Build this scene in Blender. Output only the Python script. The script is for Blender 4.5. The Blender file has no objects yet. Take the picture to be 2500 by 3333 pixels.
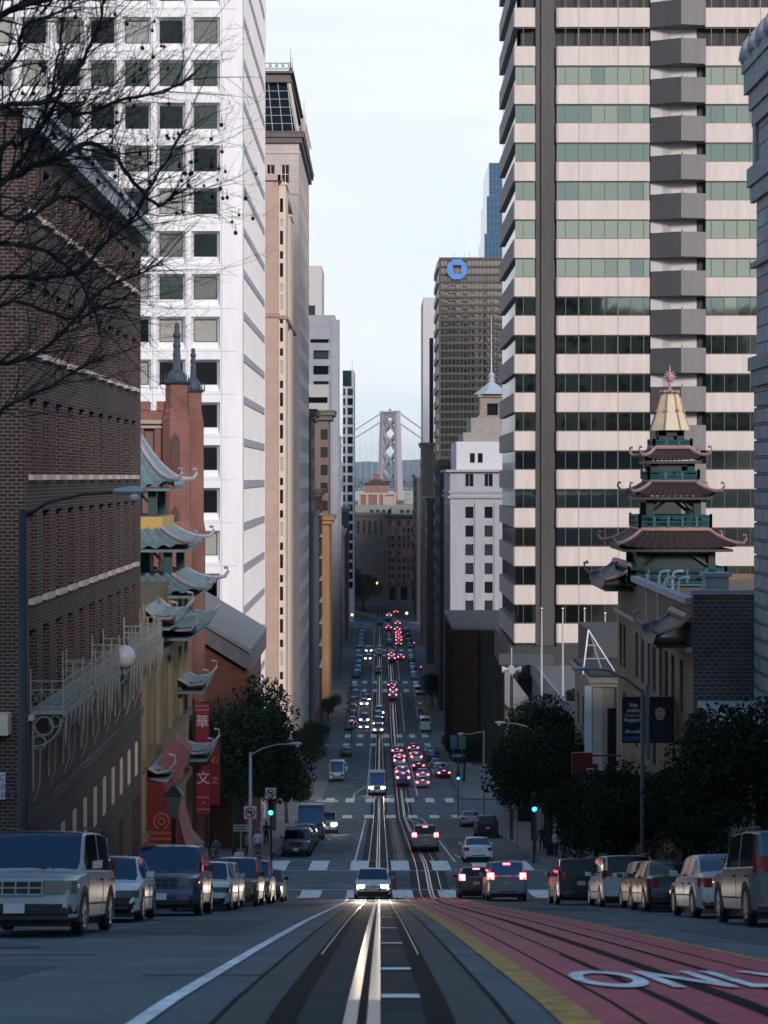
import bpy, bmesh, math, random
from math import sin, cos, pi, radians
from mathutils import Vector, Matrix
random.seed(7)
C = bpy.context.scene.collection
S = bpy.context.scene

# ------------------------------------------------------------------ camera
# z = 0 is the camera's eye level, y runs down the street, x to its right
F = 6000.0
cam = bpy.data.cameras.new('camera'); co = bpy.data.objects.new('camera', cam); C.objects.link(co)
co.location = (0, 0, 0); co.rotation_euler = (pi / 2, 0, 0)
cam.sensor_fit = 'HORIZONTAL'; cam.sensor_width = 24.0; cam.lens = 57.6
cam.shift_x = 0.0052; cam.shift_y = -0.0466
cam.clip_start = 0.2; cam.clip_end = 40000
cam.dof.use_dof = True; cam.dof.focus_distance = 190; cam.dof.aperture_fstop = 3.2
S.camera = co

# ------------------------------------------------------------------ sky, sun, exposure
SUN_EL, SUN_AZ = radians(20), radians(160)      # low western glow behind the camera
w = bpy.data.worlds.new('World'); S.world = w; w.use_nodes = True
nt = w.node_tree; nt.nodes.clear()
def N(t, k, **kw):
    n = t.nodes.new(k)
    for a, b in kw.items():
        setattr(n, a, b)
    return n
out = N(nt, 'ShaderNodeOutputWorld'); bg = N(nt, 'ShaderNodeBackground')
sky = N(nt, 'ShaderNodeTexSky', sky_type='NISHITA', sun_disc=False)
sky.sun_elevation = SUN_EL; sky.sun_rotation = SUN_AZ
sky.altitude = 50; sky.air_density = 1.0; sky.dust_density = 0.25; sky.ozone_density = 1.6
tc = N(nt, 'ShaderNodeTexCoord'); mp = N(nt, 'ShaderNodeMapping')
mp.inputs['Scale'].default_value = (1.3, 1.3, 9.0)
no = N(nt, 'ShaderNodeTexNoise'); no.inputs['Scale'].default_value = 2.2; no.inputs['Detail'].default_value = 6; no.inputs['Roughness'].default_value = 0.55
rp = N(nt, 'ShaderNodeValToRGB'); rp.color_ramp.elements[0].position = 0.38; rp.color_ramp.elements[1].position = 0.68
rp.color_ramp.elements[0].color = (.87, .91, .955, 1); rp.color_ramp.elements[1].color = (1.0, 1.0, 1.0, 1)
mx = N(nt, 'ShaderNodeMix', data_type='RGBA')
nt.links.new(tc.outputs['Generated'], mp.inputs[0]); nt.links.new(mp.outputs[0], no.inputs['Vector'])
nt.links.new(no.outputs['Fac'], rp.inputs[0]); 

mx.inputs['B'].default_value = (4.28, 4.44, 4.52, 1)         # thin pale cloud, thick low down and clearing to blue overhead
sx = N(nt, 'ShaderNodeSeparateXYZ'); nt.links.new(tc.outputs['Generated'], sx.inputs[0])
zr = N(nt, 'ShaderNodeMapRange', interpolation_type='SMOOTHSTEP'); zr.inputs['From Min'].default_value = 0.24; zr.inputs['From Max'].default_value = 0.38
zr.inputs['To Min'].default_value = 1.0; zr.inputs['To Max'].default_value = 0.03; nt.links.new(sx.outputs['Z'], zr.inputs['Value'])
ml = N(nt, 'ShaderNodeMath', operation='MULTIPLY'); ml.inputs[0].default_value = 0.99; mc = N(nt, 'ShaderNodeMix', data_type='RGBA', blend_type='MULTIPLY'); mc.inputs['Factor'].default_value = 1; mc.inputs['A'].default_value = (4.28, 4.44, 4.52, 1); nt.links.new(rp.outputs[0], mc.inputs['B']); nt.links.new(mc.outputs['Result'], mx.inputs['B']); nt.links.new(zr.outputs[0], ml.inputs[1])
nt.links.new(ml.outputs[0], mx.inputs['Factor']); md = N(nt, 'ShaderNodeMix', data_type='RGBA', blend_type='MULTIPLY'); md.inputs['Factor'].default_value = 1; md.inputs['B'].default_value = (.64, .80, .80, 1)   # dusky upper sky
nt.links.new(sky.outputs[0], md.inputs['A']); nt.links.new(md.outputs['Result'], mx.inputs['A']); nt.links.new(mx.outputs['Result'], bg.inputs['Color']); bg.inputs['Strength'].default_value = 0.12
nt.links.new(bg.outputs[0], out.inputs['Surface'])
sun = bpy.data.lights.new('sun', 'SUN'); so = bpy.data.objects.new('sun', sun); C.objects.link(so)
sun.energy = 1.5; sun.angle = radians(12); sun.color = (1.0, 0.86, 0.79)
so.rotation_euler = (pi / 2 - SUN_EL, 0, pi - SUN_AZ)       # shines downhill, from over the right shoulder
S.view_settings.view_transform = 'Standard'; S.view_settings.look = 'None'
S.view_settings.exposure = 1.0; S.view_settings.gamma = 1
S.cycles.max_bounces = 6; S.cycles.diffuse_bounces = 3; S.cycles.glossy_bounces = 3; S.cycles.volume_bounces = 0
S.cycles.transparent_max_bounces = 6; S.cycles.use_denoising = True
S.cycles.sample_clamp_indirect = 4; S.cycles.caustics_reflective = False; S.cycles.caustics_refractive = False

# ------------------------------------------------------------------ materials
MC = {}
def M(name, col, rough=0.6, metal=0.0, var=0.12, scale=1.5, bump=0.0, streak=False, emit=0.0, spec=0.5, sample=True):
    if name in MC: return MC[name]
    m = bpy.data.materials.new(name); m.use_nodes = True; t = m.node_tree; b = t.nodes['Principled BSDF']; MC[name] = m
    b.inputs['Roughness'].default_value = rough; b.inputs['Metallic'].default_value = metal
    b.inputs['Specular IOR Level'].default_value = spec
    c4 = tuple(col) + (1,)
    b.inputs['Base Color'].default_value = c4; m.diffuse_color = c4
    if emit:
        b.inputs['Emission Color'].default_value = c4; b.inputs['Emission Strength'].default_value = emit
        if not sample: m.cycles.emission_sampling = 'NONE'
        return m
    if var or bump:
        tc = N(t, 'ShaderNodeTexCoord'); vec = tc.outputs['Object']
        if streak:
            mp = N(t, 'ShaderNodeMapping'); mp.inputs['Scale'].default_value = (1, 1, 0.12); t.links.new(vec, mp.inputs[0]); vec = mp.outputs[0]
        n = N(t, 'ShaderNodeTexNoise'); n.inputs['Scale'].default_value = scale; n.inputs['Detail'].default_value = 5; n.inputs['Roughness'].default_value = 0.65
        t.links.new(vec, n.inputs['Vector'])
        if var:
            mr = N(t, 'ShaderNodeMapRange'); mr.inputs['From Min'].default_value = 0.3; mr.inputs['From Max'].default_value = 0.7
            mr.inputs['To Min'].default_value = 1 - var; mr.inputs['To Max'].default_value = 1 + var
            t.links.new(n.outputs['Fac'], mr.inputs['Value'])
            mu = N(t, 'ShaderNodeMix', data_type='RGBA', blend_type='MULTIPLY'); mu.inputs['Factor'].default_value = 1
            mu.inputs['A'].default_value = c4; t.links.new(mr.outputs[0], mu.inputs['B']); t.links.new(mu.outputs['Result'], b.inputs['Base Color'])
        if bump:
            bp = N(t, 'ShaderNodeBump'); bp.inputs['Strength'].default_value = bump; bp.inputs['Distance'].default_value = 0.03
            t.links.new(n.outputs['Fac'], bp.inputs['Height']); t.links.new(bp.outputs[0], b.inputs['Normal'])
    return m
def coursed(name, c1, c2, cm, bw, bh, ms, rough=0.8, bump=0.5, var=0.25, rot=False):
    """masonry: brick or ashlar courses laid in (x+y, z), right for any axis-aligned wall"""
    if name in MC: return MC[name]
    m = bpy.data.materials.new(name); m.use_nodes = True; t = m.node_tree; b = t.nodes['Principled BSDF']; MC[name] = m
    b.inputs['Roughness'].default_value = rough
    tc = N(t, 'ShaderNodeTexCoord'); sp = N(t, 'ShaderNodeSeparateXYZ'); t.links.new(tc.outputs['Object'], sp.inputs[0])
    ad = N(t, 'ShaderNodeMath', operation='ADD'); t.links.new(sp.outputs['X'], ad.inputs[0]); t.links.new(sp.outputs['Y'], ad.inputs[1])
    cb = N(t, 'ShaderNodeCombineXYZ'); t.links.new(ad.outputs[0], cb.inputs['X']); t.links.new(sp.outputs['Z'], cb.inputs['Y'])
    br = N(t, 'ShaderNodeTexBrick'); br.inputs['Scale'].default_value = 1; br.inputs['Brick Width'].default_value = bw; br.inputs['Row Height'].default_value = bh
    br.inputs['Mortar Size'].default_value = ms; br.inputs['Mortar Smooth'].default_value = 0.1; br.inputs['Bias'].default_value = 0.0
    br.inputs['Color1'].default_value = tuple(c1) + (1,); br.inputs['Color2'].default_value = tuple(c2) + (1,); br.inputs['Mortar'].default_value = tuple(cm) + (1,)
    t.links.new(cb.outputs[0], br.inputs['Vector'])
    n = N(t, 'ShaderNodeTexNoise'); n.inputs['Scale'].default_value = 0.35; n.inputs['Detail'].default_value = 6; t.links.new(tc.outputs['Object'], n.inputs['Vector'])
    mr = N(t, 'ShaderNodeMapRange'); mr.inputs['From Min'].default_value = 0.3; mr.inputs['From Max'].default_value = 0.7
    mr.inputs['To Min'].default_value = 1 - var; mr.inputs['To Max'].default_value = 1 + var; t.links.new(n.outputs['Fac'], mr.inputs['Value'])
    mu = N(t, 'ShaderNodeMix', data_type='RGBA', blend_type='MULTIPLY'); mu.inputs['Factor'].default_value = 1
    t.links.new(br.outputs['Color'], mu.inputs['A']); t.links.new(mr.outputs[0], mu.inputs['B']); t.links.new(mu.outputs['Result'], b.inputs['Base Color'])
    if bump:
        bp = N(t, 'ShaderNodeBump', invert=True); bp.inputs['Strength'].default_value = bump; bp.inputs['Distance'].default_value = 0.02
        t.links.new(br.outputs['Fac'], bp.inputs['Height']); t.links.new(bp.outputs[0], b.inputs['Normal'])
    return m
def glass(name, col, refl=0.5, rough=0.04, wav=0.0, wsc=0.5):
    """coated window glass: mirrors a tinted share of what stands opposite"""
    if name in MC: return MC[name]
    m = bpy.data.materials.new(name); m.use_nodes = True; t = m.node_tree; b = t.nodes['Principled BSDF']; MC[name] = m
    b.inputs['Base Color'].default_value = tuple(c * refl for c in col) + (1,); b.inputs['Metallic'].default_value = 1.0; b.inputs['Roughness'].default_value = rough
    if wav:
        tc = N(t, 'ShaderNodeTexCoord'); n = N(t, 'ShaderNodeTexNoise'); n.inputs['Scale'].default_value = wsc; n.inputs['Detail'].default_value = 1
        bp = N(t, 'ShaderNodeBump'); bp.inputs['Strength'].default_value = wav; bp.inputs['Distance'].default_value = 0.1
        t.links.new(tc.outputs['Object'], n.inputs['Vector']); t.links.new(n.outputs['Fac'], bp.inputs['Height']); t.links.new(bp.outputs[0], b.inputs['Normal'])
    return m

# ------------------------------------------------------------------ mesh helpers
class MB:
    def __init__(s): s.v = []; s.f = []; s.m = []
    def quad(s, a, b, c, d, mi=0):
        k = len(s.v); s.v += [a, b, c, d]; s.f.append((k, k + 1, k + 2, k + 3)); s.m.append(mi)
    def poly(s, pts, mi=0):
        k = len(s.v); s.v += list(pts); s.f.append(tuple(range(k, k + len(pts)))); s.m.append(mi)
    def box(s, x0, x1, y0, y1, z0, z1, mi=0):
        k = len(s.v)
        s.v += [(x0, y0, z0), (x1, y0, z0), (x1, y1, z0), (x0, y1, z0), (x0, y0, z1), (x1, y0, z1), (x1, y1, z1), (x0, y1, z1)]
        for q in ((0, 3, 2, 1), (4, 5, 6, 7), (0, 1, 5, 4), (1, 2, 6, 5), (2, 3, 7, 6), (3, 0, 4, 7)):
            s.f.append(tuple(k + i for i in q)); s.m.append(mi)
    def frustum(s, b, t, z0, z1, mi=0):
        """b, t = (x0,x1,y0,y1) at z0 and z1"""
        k = len(s.v)
        for r, z in ((b, z0), (t, z1)):
            s.v += [(r[0], r[2], z), (r[1], r[2], z), (r[1], r[3], z), (r[0], r[3], z)]
        for q in ((0, 3, 2, 1), (4, 5, 6, 7), (0, 1, 5, 4), (1, 2, 6, 5), (2, 3, 7, 6), (3, 0, 4, 7)):
            s.f.append(tuple(k + i for i in q)); s.m.append(mi)
    def prism(s, pts, a, h, mi=0):
        """polygon pts (3-d) pushed along vector a*h"""
        a = Vector(a) * h; k = len(s.v); n = len(pts)
        s.v += [tuple(p) for p in pts] + [tuple(Vector(p) + a) for p in pts]
        s.f.append(tuple(range(k + n - 1, k - 1, -1))); s.m.append(mi)
        s.f.append(tuple(range(k + n, k + 2 * n))); s.m.append(mi)
        for i in range(n):
            j = (i + 1) % n; s.f.append((k + i, k + j, k + n + j, k + n + i)); s.m.append(mi)
    def tube(s, pts, rad, n=6, mi=0, cap=True):
        pts = [Vector(p) for p in pts]; rad = rad if isinstance(rad, (list, tuple)) else [rad] * len(pts)
        k = len(s.v); up = Vector((0.13, 0.2, 1)).normalized()
        for i, p in enumerate(pts):
            d = (pts[min(i + 1, len(pts) - 1)] - pts[max(i - 1, 0)]).normalized()
            a = d.cross(up)
            if a.length < 1e-4: a = d.cross(Vector((1, 0, 0)))
            a.normalize(); b = d.cross(a)
            for j in range(n):
                q = 2 * pi * j / n; s.v.append(tuple(p + (a * cos(q) + b * sin(q)) * rad[i]))
        for i in range(len(pts) - 1):
            for j in range(n):
                s.f.append((k + i * n + j, k + i * n + (j + 1) % n, k + (i + 1) * n + (j + 1) % n, k + (i + 1) * n + j)); s.m.append(mi)
        if cap:
            s.f.append(tuple(k + j for j in range(n - 1, -1, -1))); s.m.append(mi)
            s.f.append(tuple(k + (len(pts) - 1) * n + j for j in range(n))); s.m.append(mi)
    def lathe(s, c, prof, n=12, mi=0):
        k = len(s.v)
        for r, z in prof:
            for j in range(n):
                q = 2 * pi * (j + .5) / n; s.v.append((c[0] + r * cos(q), c[1] + r * sin(q), c[2] + z))
        for i in range(len(prof) - 1):
            for j in range(n):
                s.f.append((k + i * n + j, k + i * n + (j + 1) % n, k + (i + 1) * n + (j + 1) % n, k + (i + 1) * n + j)); s.m.append(mi)
        s.f.append(tuple(k + j for j in range(n - 1, -1, -1))); s.m.append(mi)
        s.f.append(tuple(k + (len(prof) - 1) * n + j for j in range(n))); s.m.append(mi)
    def ball(s, c, r, mi=0, n=8):
        s.lathe(c, [(r * max(0.05, sin(pi * i / 6)), -r * cos(pi * i / 6)) for i in range(7)], n, mi)
    def build(s, name, mats, parent=None, world=True, smooth=False):
        me = bpy.data.meshes.new(name)
        off = parent.location if (parent is not None and world) else Vector((0, 0, 0))
        if parent is not None and world and parent.parent is not None: off = off + parent.parent.location
        me.from_pydata([(v[0] - off[0], v[1] - off[1], v[2] - off[2]) for v in s.v], [], s.f)
        for m in (mats if isinstance(mats, (list, tuple)) else [mats]): me.materials.append(m)
        me.polygons.foreach_set('material_index', s.m)
        if smooth: me.polygons.foreach_set('use_smooth', [True] * len(me.polygons))
        me.update()
        o = bpy.data.objects.new(name, me); C.objects.link(o)
        if parent is not None: o.parent = parent
        return o
def tag(o, label, cat, group=None):
    if not 4 <= len(label.split()) <= 16: print('LABEL', len(label.split()), label)
    o['label'] = label; o['category'] = cat
    if group: o['group'] = group
    return o
def thing(name, label, cat, loc=(0, 0, 0), group=None):
    o = bpy.data.objects.new(name, None); C.objects.link(o); o.location = loc; o.empty_display_size = 0.5
    return tag(o, label, cat, group)
def struct(name, mb, mats, kind='structure', smooth=False):
    o = mb.build(name, mats, smooth=smooth); o['kind'] = kind; return o
def dup(root, loc=None, rot=None):
    r = root.copy(); C.objects.link(r)
    if loc is not None: r.location = loc
    if rot is not None: r.rotation_euler = rot
    for ch in list(root.children):
        c = ch.copy(); C.objects.link(c); c.parent = r
        for g in list(ch.children):
            d = g.copy(); C.objects.link(d); d.parent = c
    return r
def at(xs, ys, d):
    """photo point (2500 x 3333) at depth d -> world"""
    return Vector(((xs - 1237) * d / F, d, (1550 - ys) * d / F))
def textmesh(body, size, mat, name, parent, depth=0.004, align='CENTER', world_mat=None, sx=1.0):
    cu = bpy.data.curves.new('txt', 'FONT'); cu.body = body; cu.size = size; cu.align_x = align; cu.align_y = 'CENTER'; cu.extrude = depth
    to = bpy.data.objects.new('txt', cu); C.objects.link(to)
    dg = bpy.context.evaluated_depsgraph_get(); me = bpy.data.meshes.new_from_object(to.evaluated_get(dg))
    bpy.data.objects.remove(to); bpy.data.curves.remove(cu)
    if sx != 1.0:
        for v in me.vertices: v.co.x *= sx
    if world_mat is not None: me.transform(world_mat)
    if parent is not None:
        off = parent.location + (parent.parent.location if parent.parent else Vector((0, 0, 0)))
        me.transform(Matrix.Translation(-off))
    me.materials.clear(); me.materials.append(mat)
    o = bpy.data.objects.new(name, me); C.objects.link(o)
    if parent is not None: o.parent = parent
    return o

# ------------------------------------------------------------------ street profile (depth below the eye along the street)
PROF = [(-420, -72), (-220, -34), (-60, -6), (-25, -0.6), (0, 1.45), (11.5, 3.45), (24.4, 6.24), (40, 9.65), (83, 19.2), (97, 22.1), (110, 23.2), (204, 37.8),
        (224, 39.4), (325, 47.6), (345, 48.8), (372, 49.2), (990, 49.2)]
def _zl(y):
    for (a, ha), (b, hb) in zip(PROF, PROF[1:]):
        if y <= b: return -(ha + (hb - ha) * (y - a) / (b - a))
    return -49.2
def zg(y): return (_zl(y - 2.5) + _zl(y - 1.2) + _zl(y) + _zl(y + 1.2) + _zl(y + 2.5)) / 5
CROSS = [(97, 111), (203, 225), (327, 347), (422, 440), (505, 522), (600, 618)]
KL, KR = -7.0, 9.9
WATER = -52.7

def strip(mb, x0, x1, y0, y1, lift, mi=0, step=2.0):
    n = max(1, int(math.ceil((y1 - y0) / step)))
    for i in range(n):
        a = y0 + (y1 - y0) * i / n; b = y0 + (y1 - y0) * (i + 1) / n
        mb.quad((x0, a, zg(a) + lift), (x1, a, zg(a) + lift), (x1, b, zg(b) + lift), (x0, b, zg(b) + lift), mi)
def sheet(mb, x0, x1, y0, y1, lift, mi=0, step=2.0):
    """as strip but one welded surface"""
    n = max(1, int(math.ceil((y1 - y0) / step))); k = len(mb.v)
    for i in range(n + 1):
        a = y0 + (y1 - y0) * i / n; mb.v += [(x0, a, zg(a) + lift), (x1, a, zg(a) + lift)]
    for i in range(n):
        q = k + 2 * i; mb.f.append((q, q + 1, q + 3, q + 2)); mb.m.append(mi)
# ------------------------------------------------------------------ palette
asphalt = M('asphalt', (0.135, 0.158, 0.178), 0.8, spec=.15, var=0.30, scale=0.55, bump=0.3)
asphalt2 = M('track_bed', (0.042, 0.048, 0.052), 0.8, var=0.35, scale=1.1, bump=0.2, spec=.12)
conc_road = M('track_concrete', (0.075, 0.082, 0.088), 0.75, spec=.2, var=0.2, scale=1.2)
paint_w = M('road_paint', (0.78, 0.79, 0.82), 0.7, var=0.45, scale=2.6)
paint_y = M('yellow_paint', (0.48, 0.25, 0.055), 0.7, var=0.5, scale=3.0)
paint_r = M('red_lane_paint', (0.44, 0.046, 0.078), 0.6, var=0.28, scale=1.6, bump=.15)
tar = M('tar', (0.010, 0.011, 0.012), 0.8, var=0.0, spec=.1)
steel = M('rail_steel', (0.55, 0.56, 0.58), 0.28, 1.0, var=0.15, scale=6)
walk = M('sidewalk_concrete', (0.17, 0.17, 0.175), 0.8, var=0.2, scale=0.8, bump=0.1)
kerbm = M('kerb_stone', (0.24, 0.24, 0.24), 0.8, var=0.15)
soil = M('ground_soil', (0.09, 0.09, 0.085), 0.9, var=0.2, scale=0.2)
white_conc = M('white_concrete', (0.80, 0.79, 0.80), 0.75, var=0.08, scale=0.9, streak=True)
white_dim = M('panel_joint', (0.36, 0.36, 0.38), 0.8, var=0)
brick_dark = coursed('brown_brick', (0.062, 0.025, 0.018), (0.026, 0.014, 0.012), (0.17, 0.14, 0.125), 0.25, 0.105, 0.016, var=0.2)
brick_red = coursed('red_brick', (0.26, 0.09, 0.062), (0.19, 0.062, 0.046), (0.22, 0.15, 0.12), 0.23, 0.085, 0.012, var=0.25)
brick_painted = coursed('grey_brown_brick', (0.085, 0.06, 0.058), (0.05, 0.042, 0.044), (0.17, 0.15, 0.15), 0.3, 0.16, 0.02, var=0.5)
ashlar = coursed('grey_ashlar', (0.33, 0.34, 0.37), (0.26, 0.27, 0.30), (0.08, 0.085, 0.10), 1.35, 0.62, 0.035, bump=1.0, var=0.15)
tan_stone = coursed('tan_panels', (0.49, 0.36, 0.295), (0.45, 0.33, 0.27), (0.35, 0.26, 0.215), 2.4, 1.9, 0.02, bump=0.2, var=0.06)
grey_stone = coursed('warm_grey_panels', (0.50, 0.44, 0.40), (0.47, 0.41, 0.375), (0.34, 0.30, 0.28), 2.2, 1.55, 0.025, bump=0.2, var=0.06)
cream = M('cream_trim', (0.70, 0.58, 0.49), 0.7, var=0.06)
pale_conc = coursed('blue_grey_concrete', (0.30, 0.31, 0.34), (0.285, 0.295, 0.325), (0.22, 0.23, 0.25), 3.0, 3.6, 0.04, bump=0.1, var=0.08)
brown_stone = M('brown_stone', (0.17, 0.125, 0.105), 0.8, var=0.2, scale=0.8, streak=True, bump=0.1)
dark_red_stone = M('dark_red_stone', (0.09, 0.048, 0.045), 0.8, var=0.2)
ochre = M('ochre_terracotta', (0.42, 0.25, 0.12), 0.75, var=0.15, scale=0.6, streak=True)
pale_pink = M('pink_white_panel', (0.60, 0.525, 0.475), 0.6, var=0.10, scale=1.6, streak=True)
dark_bronze = M('dark_bronze', (0.05, 0.043, 0.039), 0.5, 0.2, var=0.15)
black_metal = M('black_metal', (0.02, 0.022, 0.024), 0.5, var=0.0)
grey_paint = M('grey_concrete', (0.20, 0.19, 0.185), 0.8, var=0.08, streak=True)
grey_dark = M('charcoal_shade_concrete', (0.065, 0.066, 0.07), 0.8, var=0.08, streak=True)
pale_wall = M('pale_wall', (0.50, 0.48, 0.49), 0.7, var=0.06)
win_dark = glass('window_dark', (0.45, 0.55, 0.55), 0.07, 0.06)
win_mid = glass('window_reflecting', (0.62, 0.72, 0.66), 0.14, 0.05)
win_blind = M('window_blind', (0.30, 0.30, 0.27), 0.6, var=0.05)
win_black = M('window_black', (0.008, 0.011, 0.012), 0.2, var=0, spec=.3)
win_far = M('window_far', (0.020, 0.024, 0.028), 0.4, var=0, spec=.2)
win_pale = M('window_pale', (0.42, 0.43, 0.42), 0.4, var=0.1)
green_glass = [glass('green_glass_%d' % i, c, r, 0.03, 0.010, 0.28) for i, (c, r) in enumerate((((0.90, 1.0, 0.82), .36), ((0.84, 1.0, 0.86), .31), ((0.78, 0.98, 0.88), .27)))]
blue_glass = glass('blue_curtain_glass', (0.30, 0.58, 0.95), 0.22, 0.10)

# ------------------------------------------------------------------ facades
def fpos(face, plane, u, v, dp):
    if face == 'W': return (u, plane + dp, v)          # looks back up the hill
    if face == 'R': return (plane - dp, u, v)          # street side of the left-hand row
    return (plane + dp, u, v)                          # street side of the right-hand row
def fbox(mb, face, plane, u0, u1, v0, v1, d0, d1, mi=0):
    """box on a facade; d0 < d1 measured into the building, negative = proud"""
    a = fpos(face, plane, u0, v0, d0); b = fpos(face, plane, u1, v1, d1)
    mb.box(min(a[0], b[0]), max(a[0], b[0]), min(a[1], b[1]), max(a[1], b[1]), v0, v1, mi)
def wall_grid(mb, face, plane, u0, u1, v0, v1, rects, depth, mi=0, mr=None, splay=0.0):
    mr = mi if mr is None else mr
    R = [(max(a, u0), min(b, u1), max(c, v0), min(d, v1)) for a, b, c, d in rects if b > u0 + .01 and a < u1 - .01 and d > v0 + .01 and c < v1 - .01]
    us = sorted({round(x, 4) for r in R for x in r[:2]} | {u0, u1}); vs = sorted({round(x, 4) for r in R for x in r[2:]} | {v0, v1})
    hole = set(); ui = {x: i for i, x in enumerate(us)}; vi = {x: i for i, x in enumerate(vs)}
    for r in R:
        a, b, c, d = (round(x, 4) if x not in (u0, u1, v0, v1) else x for x in r)
        for i in range(ui[a], ui[b]):
            for j in range(vi[c], vi[d]): hole.add((i, j))
    for j in range(len(vs) - 1):
        i = 0
        while i < len(us) - 1:
            if (i, j) in hole: i += 1; continue
            k = i
            while k < len(us) - 1 and (k, j) not in hole: k += 1
            p = [fpos(face, plane, us[i], vs[j], 0), fpos(face, plane, us[k], vs[j], 0), fpos(face, plane, us[k], vs[j + 1], 0), fpos(face, plane, us[i], vs[j + 1], 0)]
            mb.quad(*p, mi); i = k
    for a, b, c, d in R:
        s = splay
        o = [fpos(face, plane, u, v, 0) for u, v in ((a, c), (b, c), (b, d), (a, d))]
        n = [fpos(face, plane, u, v, depth) for u, v in ((a + s, c + s), (b - s, c + s), (b - s, d - s), (a + s, d - s))]
        for i in range(4): mb.quad(o[i], o[(i + 1) % 4], n[(i + 1) % 4], n[i], mr)
WC = {}
def window(parent, face, plane, rect, depth, pane, frame=None, nx=1, ny=1, fw=0.07, name='window', inset=0.0):
    """one window = one object; equal windows share a mesh"""
    a, b, c, d = rect; a += inset; b -= inset; c += inset; d -= inset
    key = (round(b - a, 2), round(d - c, 2), pane.name, frame.name if frame else '', nx, ny, fw, name)
    if key not in WC:
        W2, H2 = (b - a) / 2, (d - c) / 2; mb = MB()
        mb.quad((-W2, 0, -H2), (W2, 0, -H2), (W2, 0, H2), (-W2, 0, H2), 0)
        if frame:
            for x in ([-W2 + fw / 2, W2 - fw / 2] + [-W2 + 2 * W2 * i / nx for i in range(1, nx)]): mb.box(x - fw / 2, x + fw / 2, -0.06, 0.02, -H2, H2, 1)
            for z in ([-H2 + fw / 2, H2 - fw / 2] + [-H2 + 2 * H2 * i / ny for i in range(1, ny)]): mb.box(-W2 + fw, W2 - fw, -0.052, 0.02, z - fw / 2, z + fw / 2, 1)
        me = bpy.data.meshes.new(name); me.from_pydata(mb.v, [], mb.f); me.materials.append(pane)
        if frame: me.materials.append(frame)
        me.polygons.foreach_set('material_index', mb.m); me.update(); WC[key] = me
    o = bpy.data.objects.new(name, WC[key]); C.objects.link(o); o.parent = parent
    o.location = Vector(fpos(face, plane, (a + b) / 2, (c + d) / 2, depth)) - parent.location
    o.rotation_euler = (0, 0, {'W': 0, 'R': pi / 2, 'L': -pi / 2}[face]); return o
def grid(u0, pu, nu, wu, v0, pv, nv, wv):
    """window rectangles: nu columns pitch pu from u0, nv rows pitch pv downwards from v0 (tops)"""
    return [(u0 + i * pu, u0 + i * pu + wu, v0 - j * pv - wv, v0 - j * pv) for j in range(nv) for i in range(nu)]
class Bld:
    def __init__(s, name, label, cat, x0, x1, y0, y1, ztop, wall, zbot=None, group=None):
        s.x0, s.x1, s.y0, s.y1, s.zt = x0, x1, y0, y1, ztop
        s.zb = zbot if zbot is not None else min(zg(y0), zg(y1)) - 1
        s.root = thing(name, label, cat, ((x0 + x1) / 2, (y0 + y1) / 2, s.zb), group); s.wall = wall; s.mb = MB(); s.done = set()
    def face(s, f, rects, depth=0.3, panes=(win_far,), frame=None, nx=1, ny=1, fw=0.07, zb=None, splay=0, limit=100, mr=None):
        pl = {'W': s.y0, 'R': s.x1, 'L': s.x0}[f]; u0, u1 = (s.x0, s.x1) if f == 'W' else (s.y0, s.y1)
        wall_grid(s.mb, f, pl, u0, u1, s.zb, s.zt, rects, depth, 0, mr, splay); s.done.add(f)
        for r in rects:
            if r[1] > u0 and r[0] < u1 and r[3] < s.zt:
                r = (max(r[0], u0), min(r[1], u1), max(r[2], s.zb), r[3])
                window(s.root, f, pl, r, depth, random.choice(panes), frame, nx, ny, fw, inset=splay)
    def close(s, mats=None, roof=None):
        x0, x1, y0, y1, zb, zt = s.x0, s.x1, s.y0, s.y1, s.zb, s.zt; mb = s.mb
        if 'W' not in s.done: mb.quad((x0, y0, zb), (x1, y0, zb), (x1, y0, zt), (x0, y0, zt))
        if 'R' not in s.done: mb.quad((x1, y0, zb), (x1, y1, zb), (x1, y1, zt), (x1, y0, zt))
        if 'L' not in s.done: mb.quad((x0, y1, zb), (x0, y0, zb), (x0, y0, zt), (x0, y1, zt))
        mb.quad((x1, y1, zb), (x0, y1, zb), (x0, y1, zt), (x1, y1, zt)); mb.quad((x0, y0, zt), (x1, y0, zt), (x1, y1, zt), (x0, y1, zt))
        s.wallobj = mb.build('wall', mats or [s.wall], s.root); return s.wallobj
    def cornice(s, z, h, out, mat, name='cornice'):
        mb = MB(); x0, x1, y0, y1 = s.x0, s.x1, s.y0, s.y1
        mb.box(x0 - out, x1 + out, y0 - out, y1 + out, z, z + h * .45); mb.box(x0 - out * .6, x1 + out * .6, y0 - out * .6, y1 + out * .6, z - h * .55, z - 0.002)
        mb.box(x0 - out * 1.12, x1 + out * 1.12, y0 - out * 1.12, y1 + out * 1.12, z + h * .45 + .002, z + h * .6)
        return mb.build(name, mat, s.root)

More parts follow.
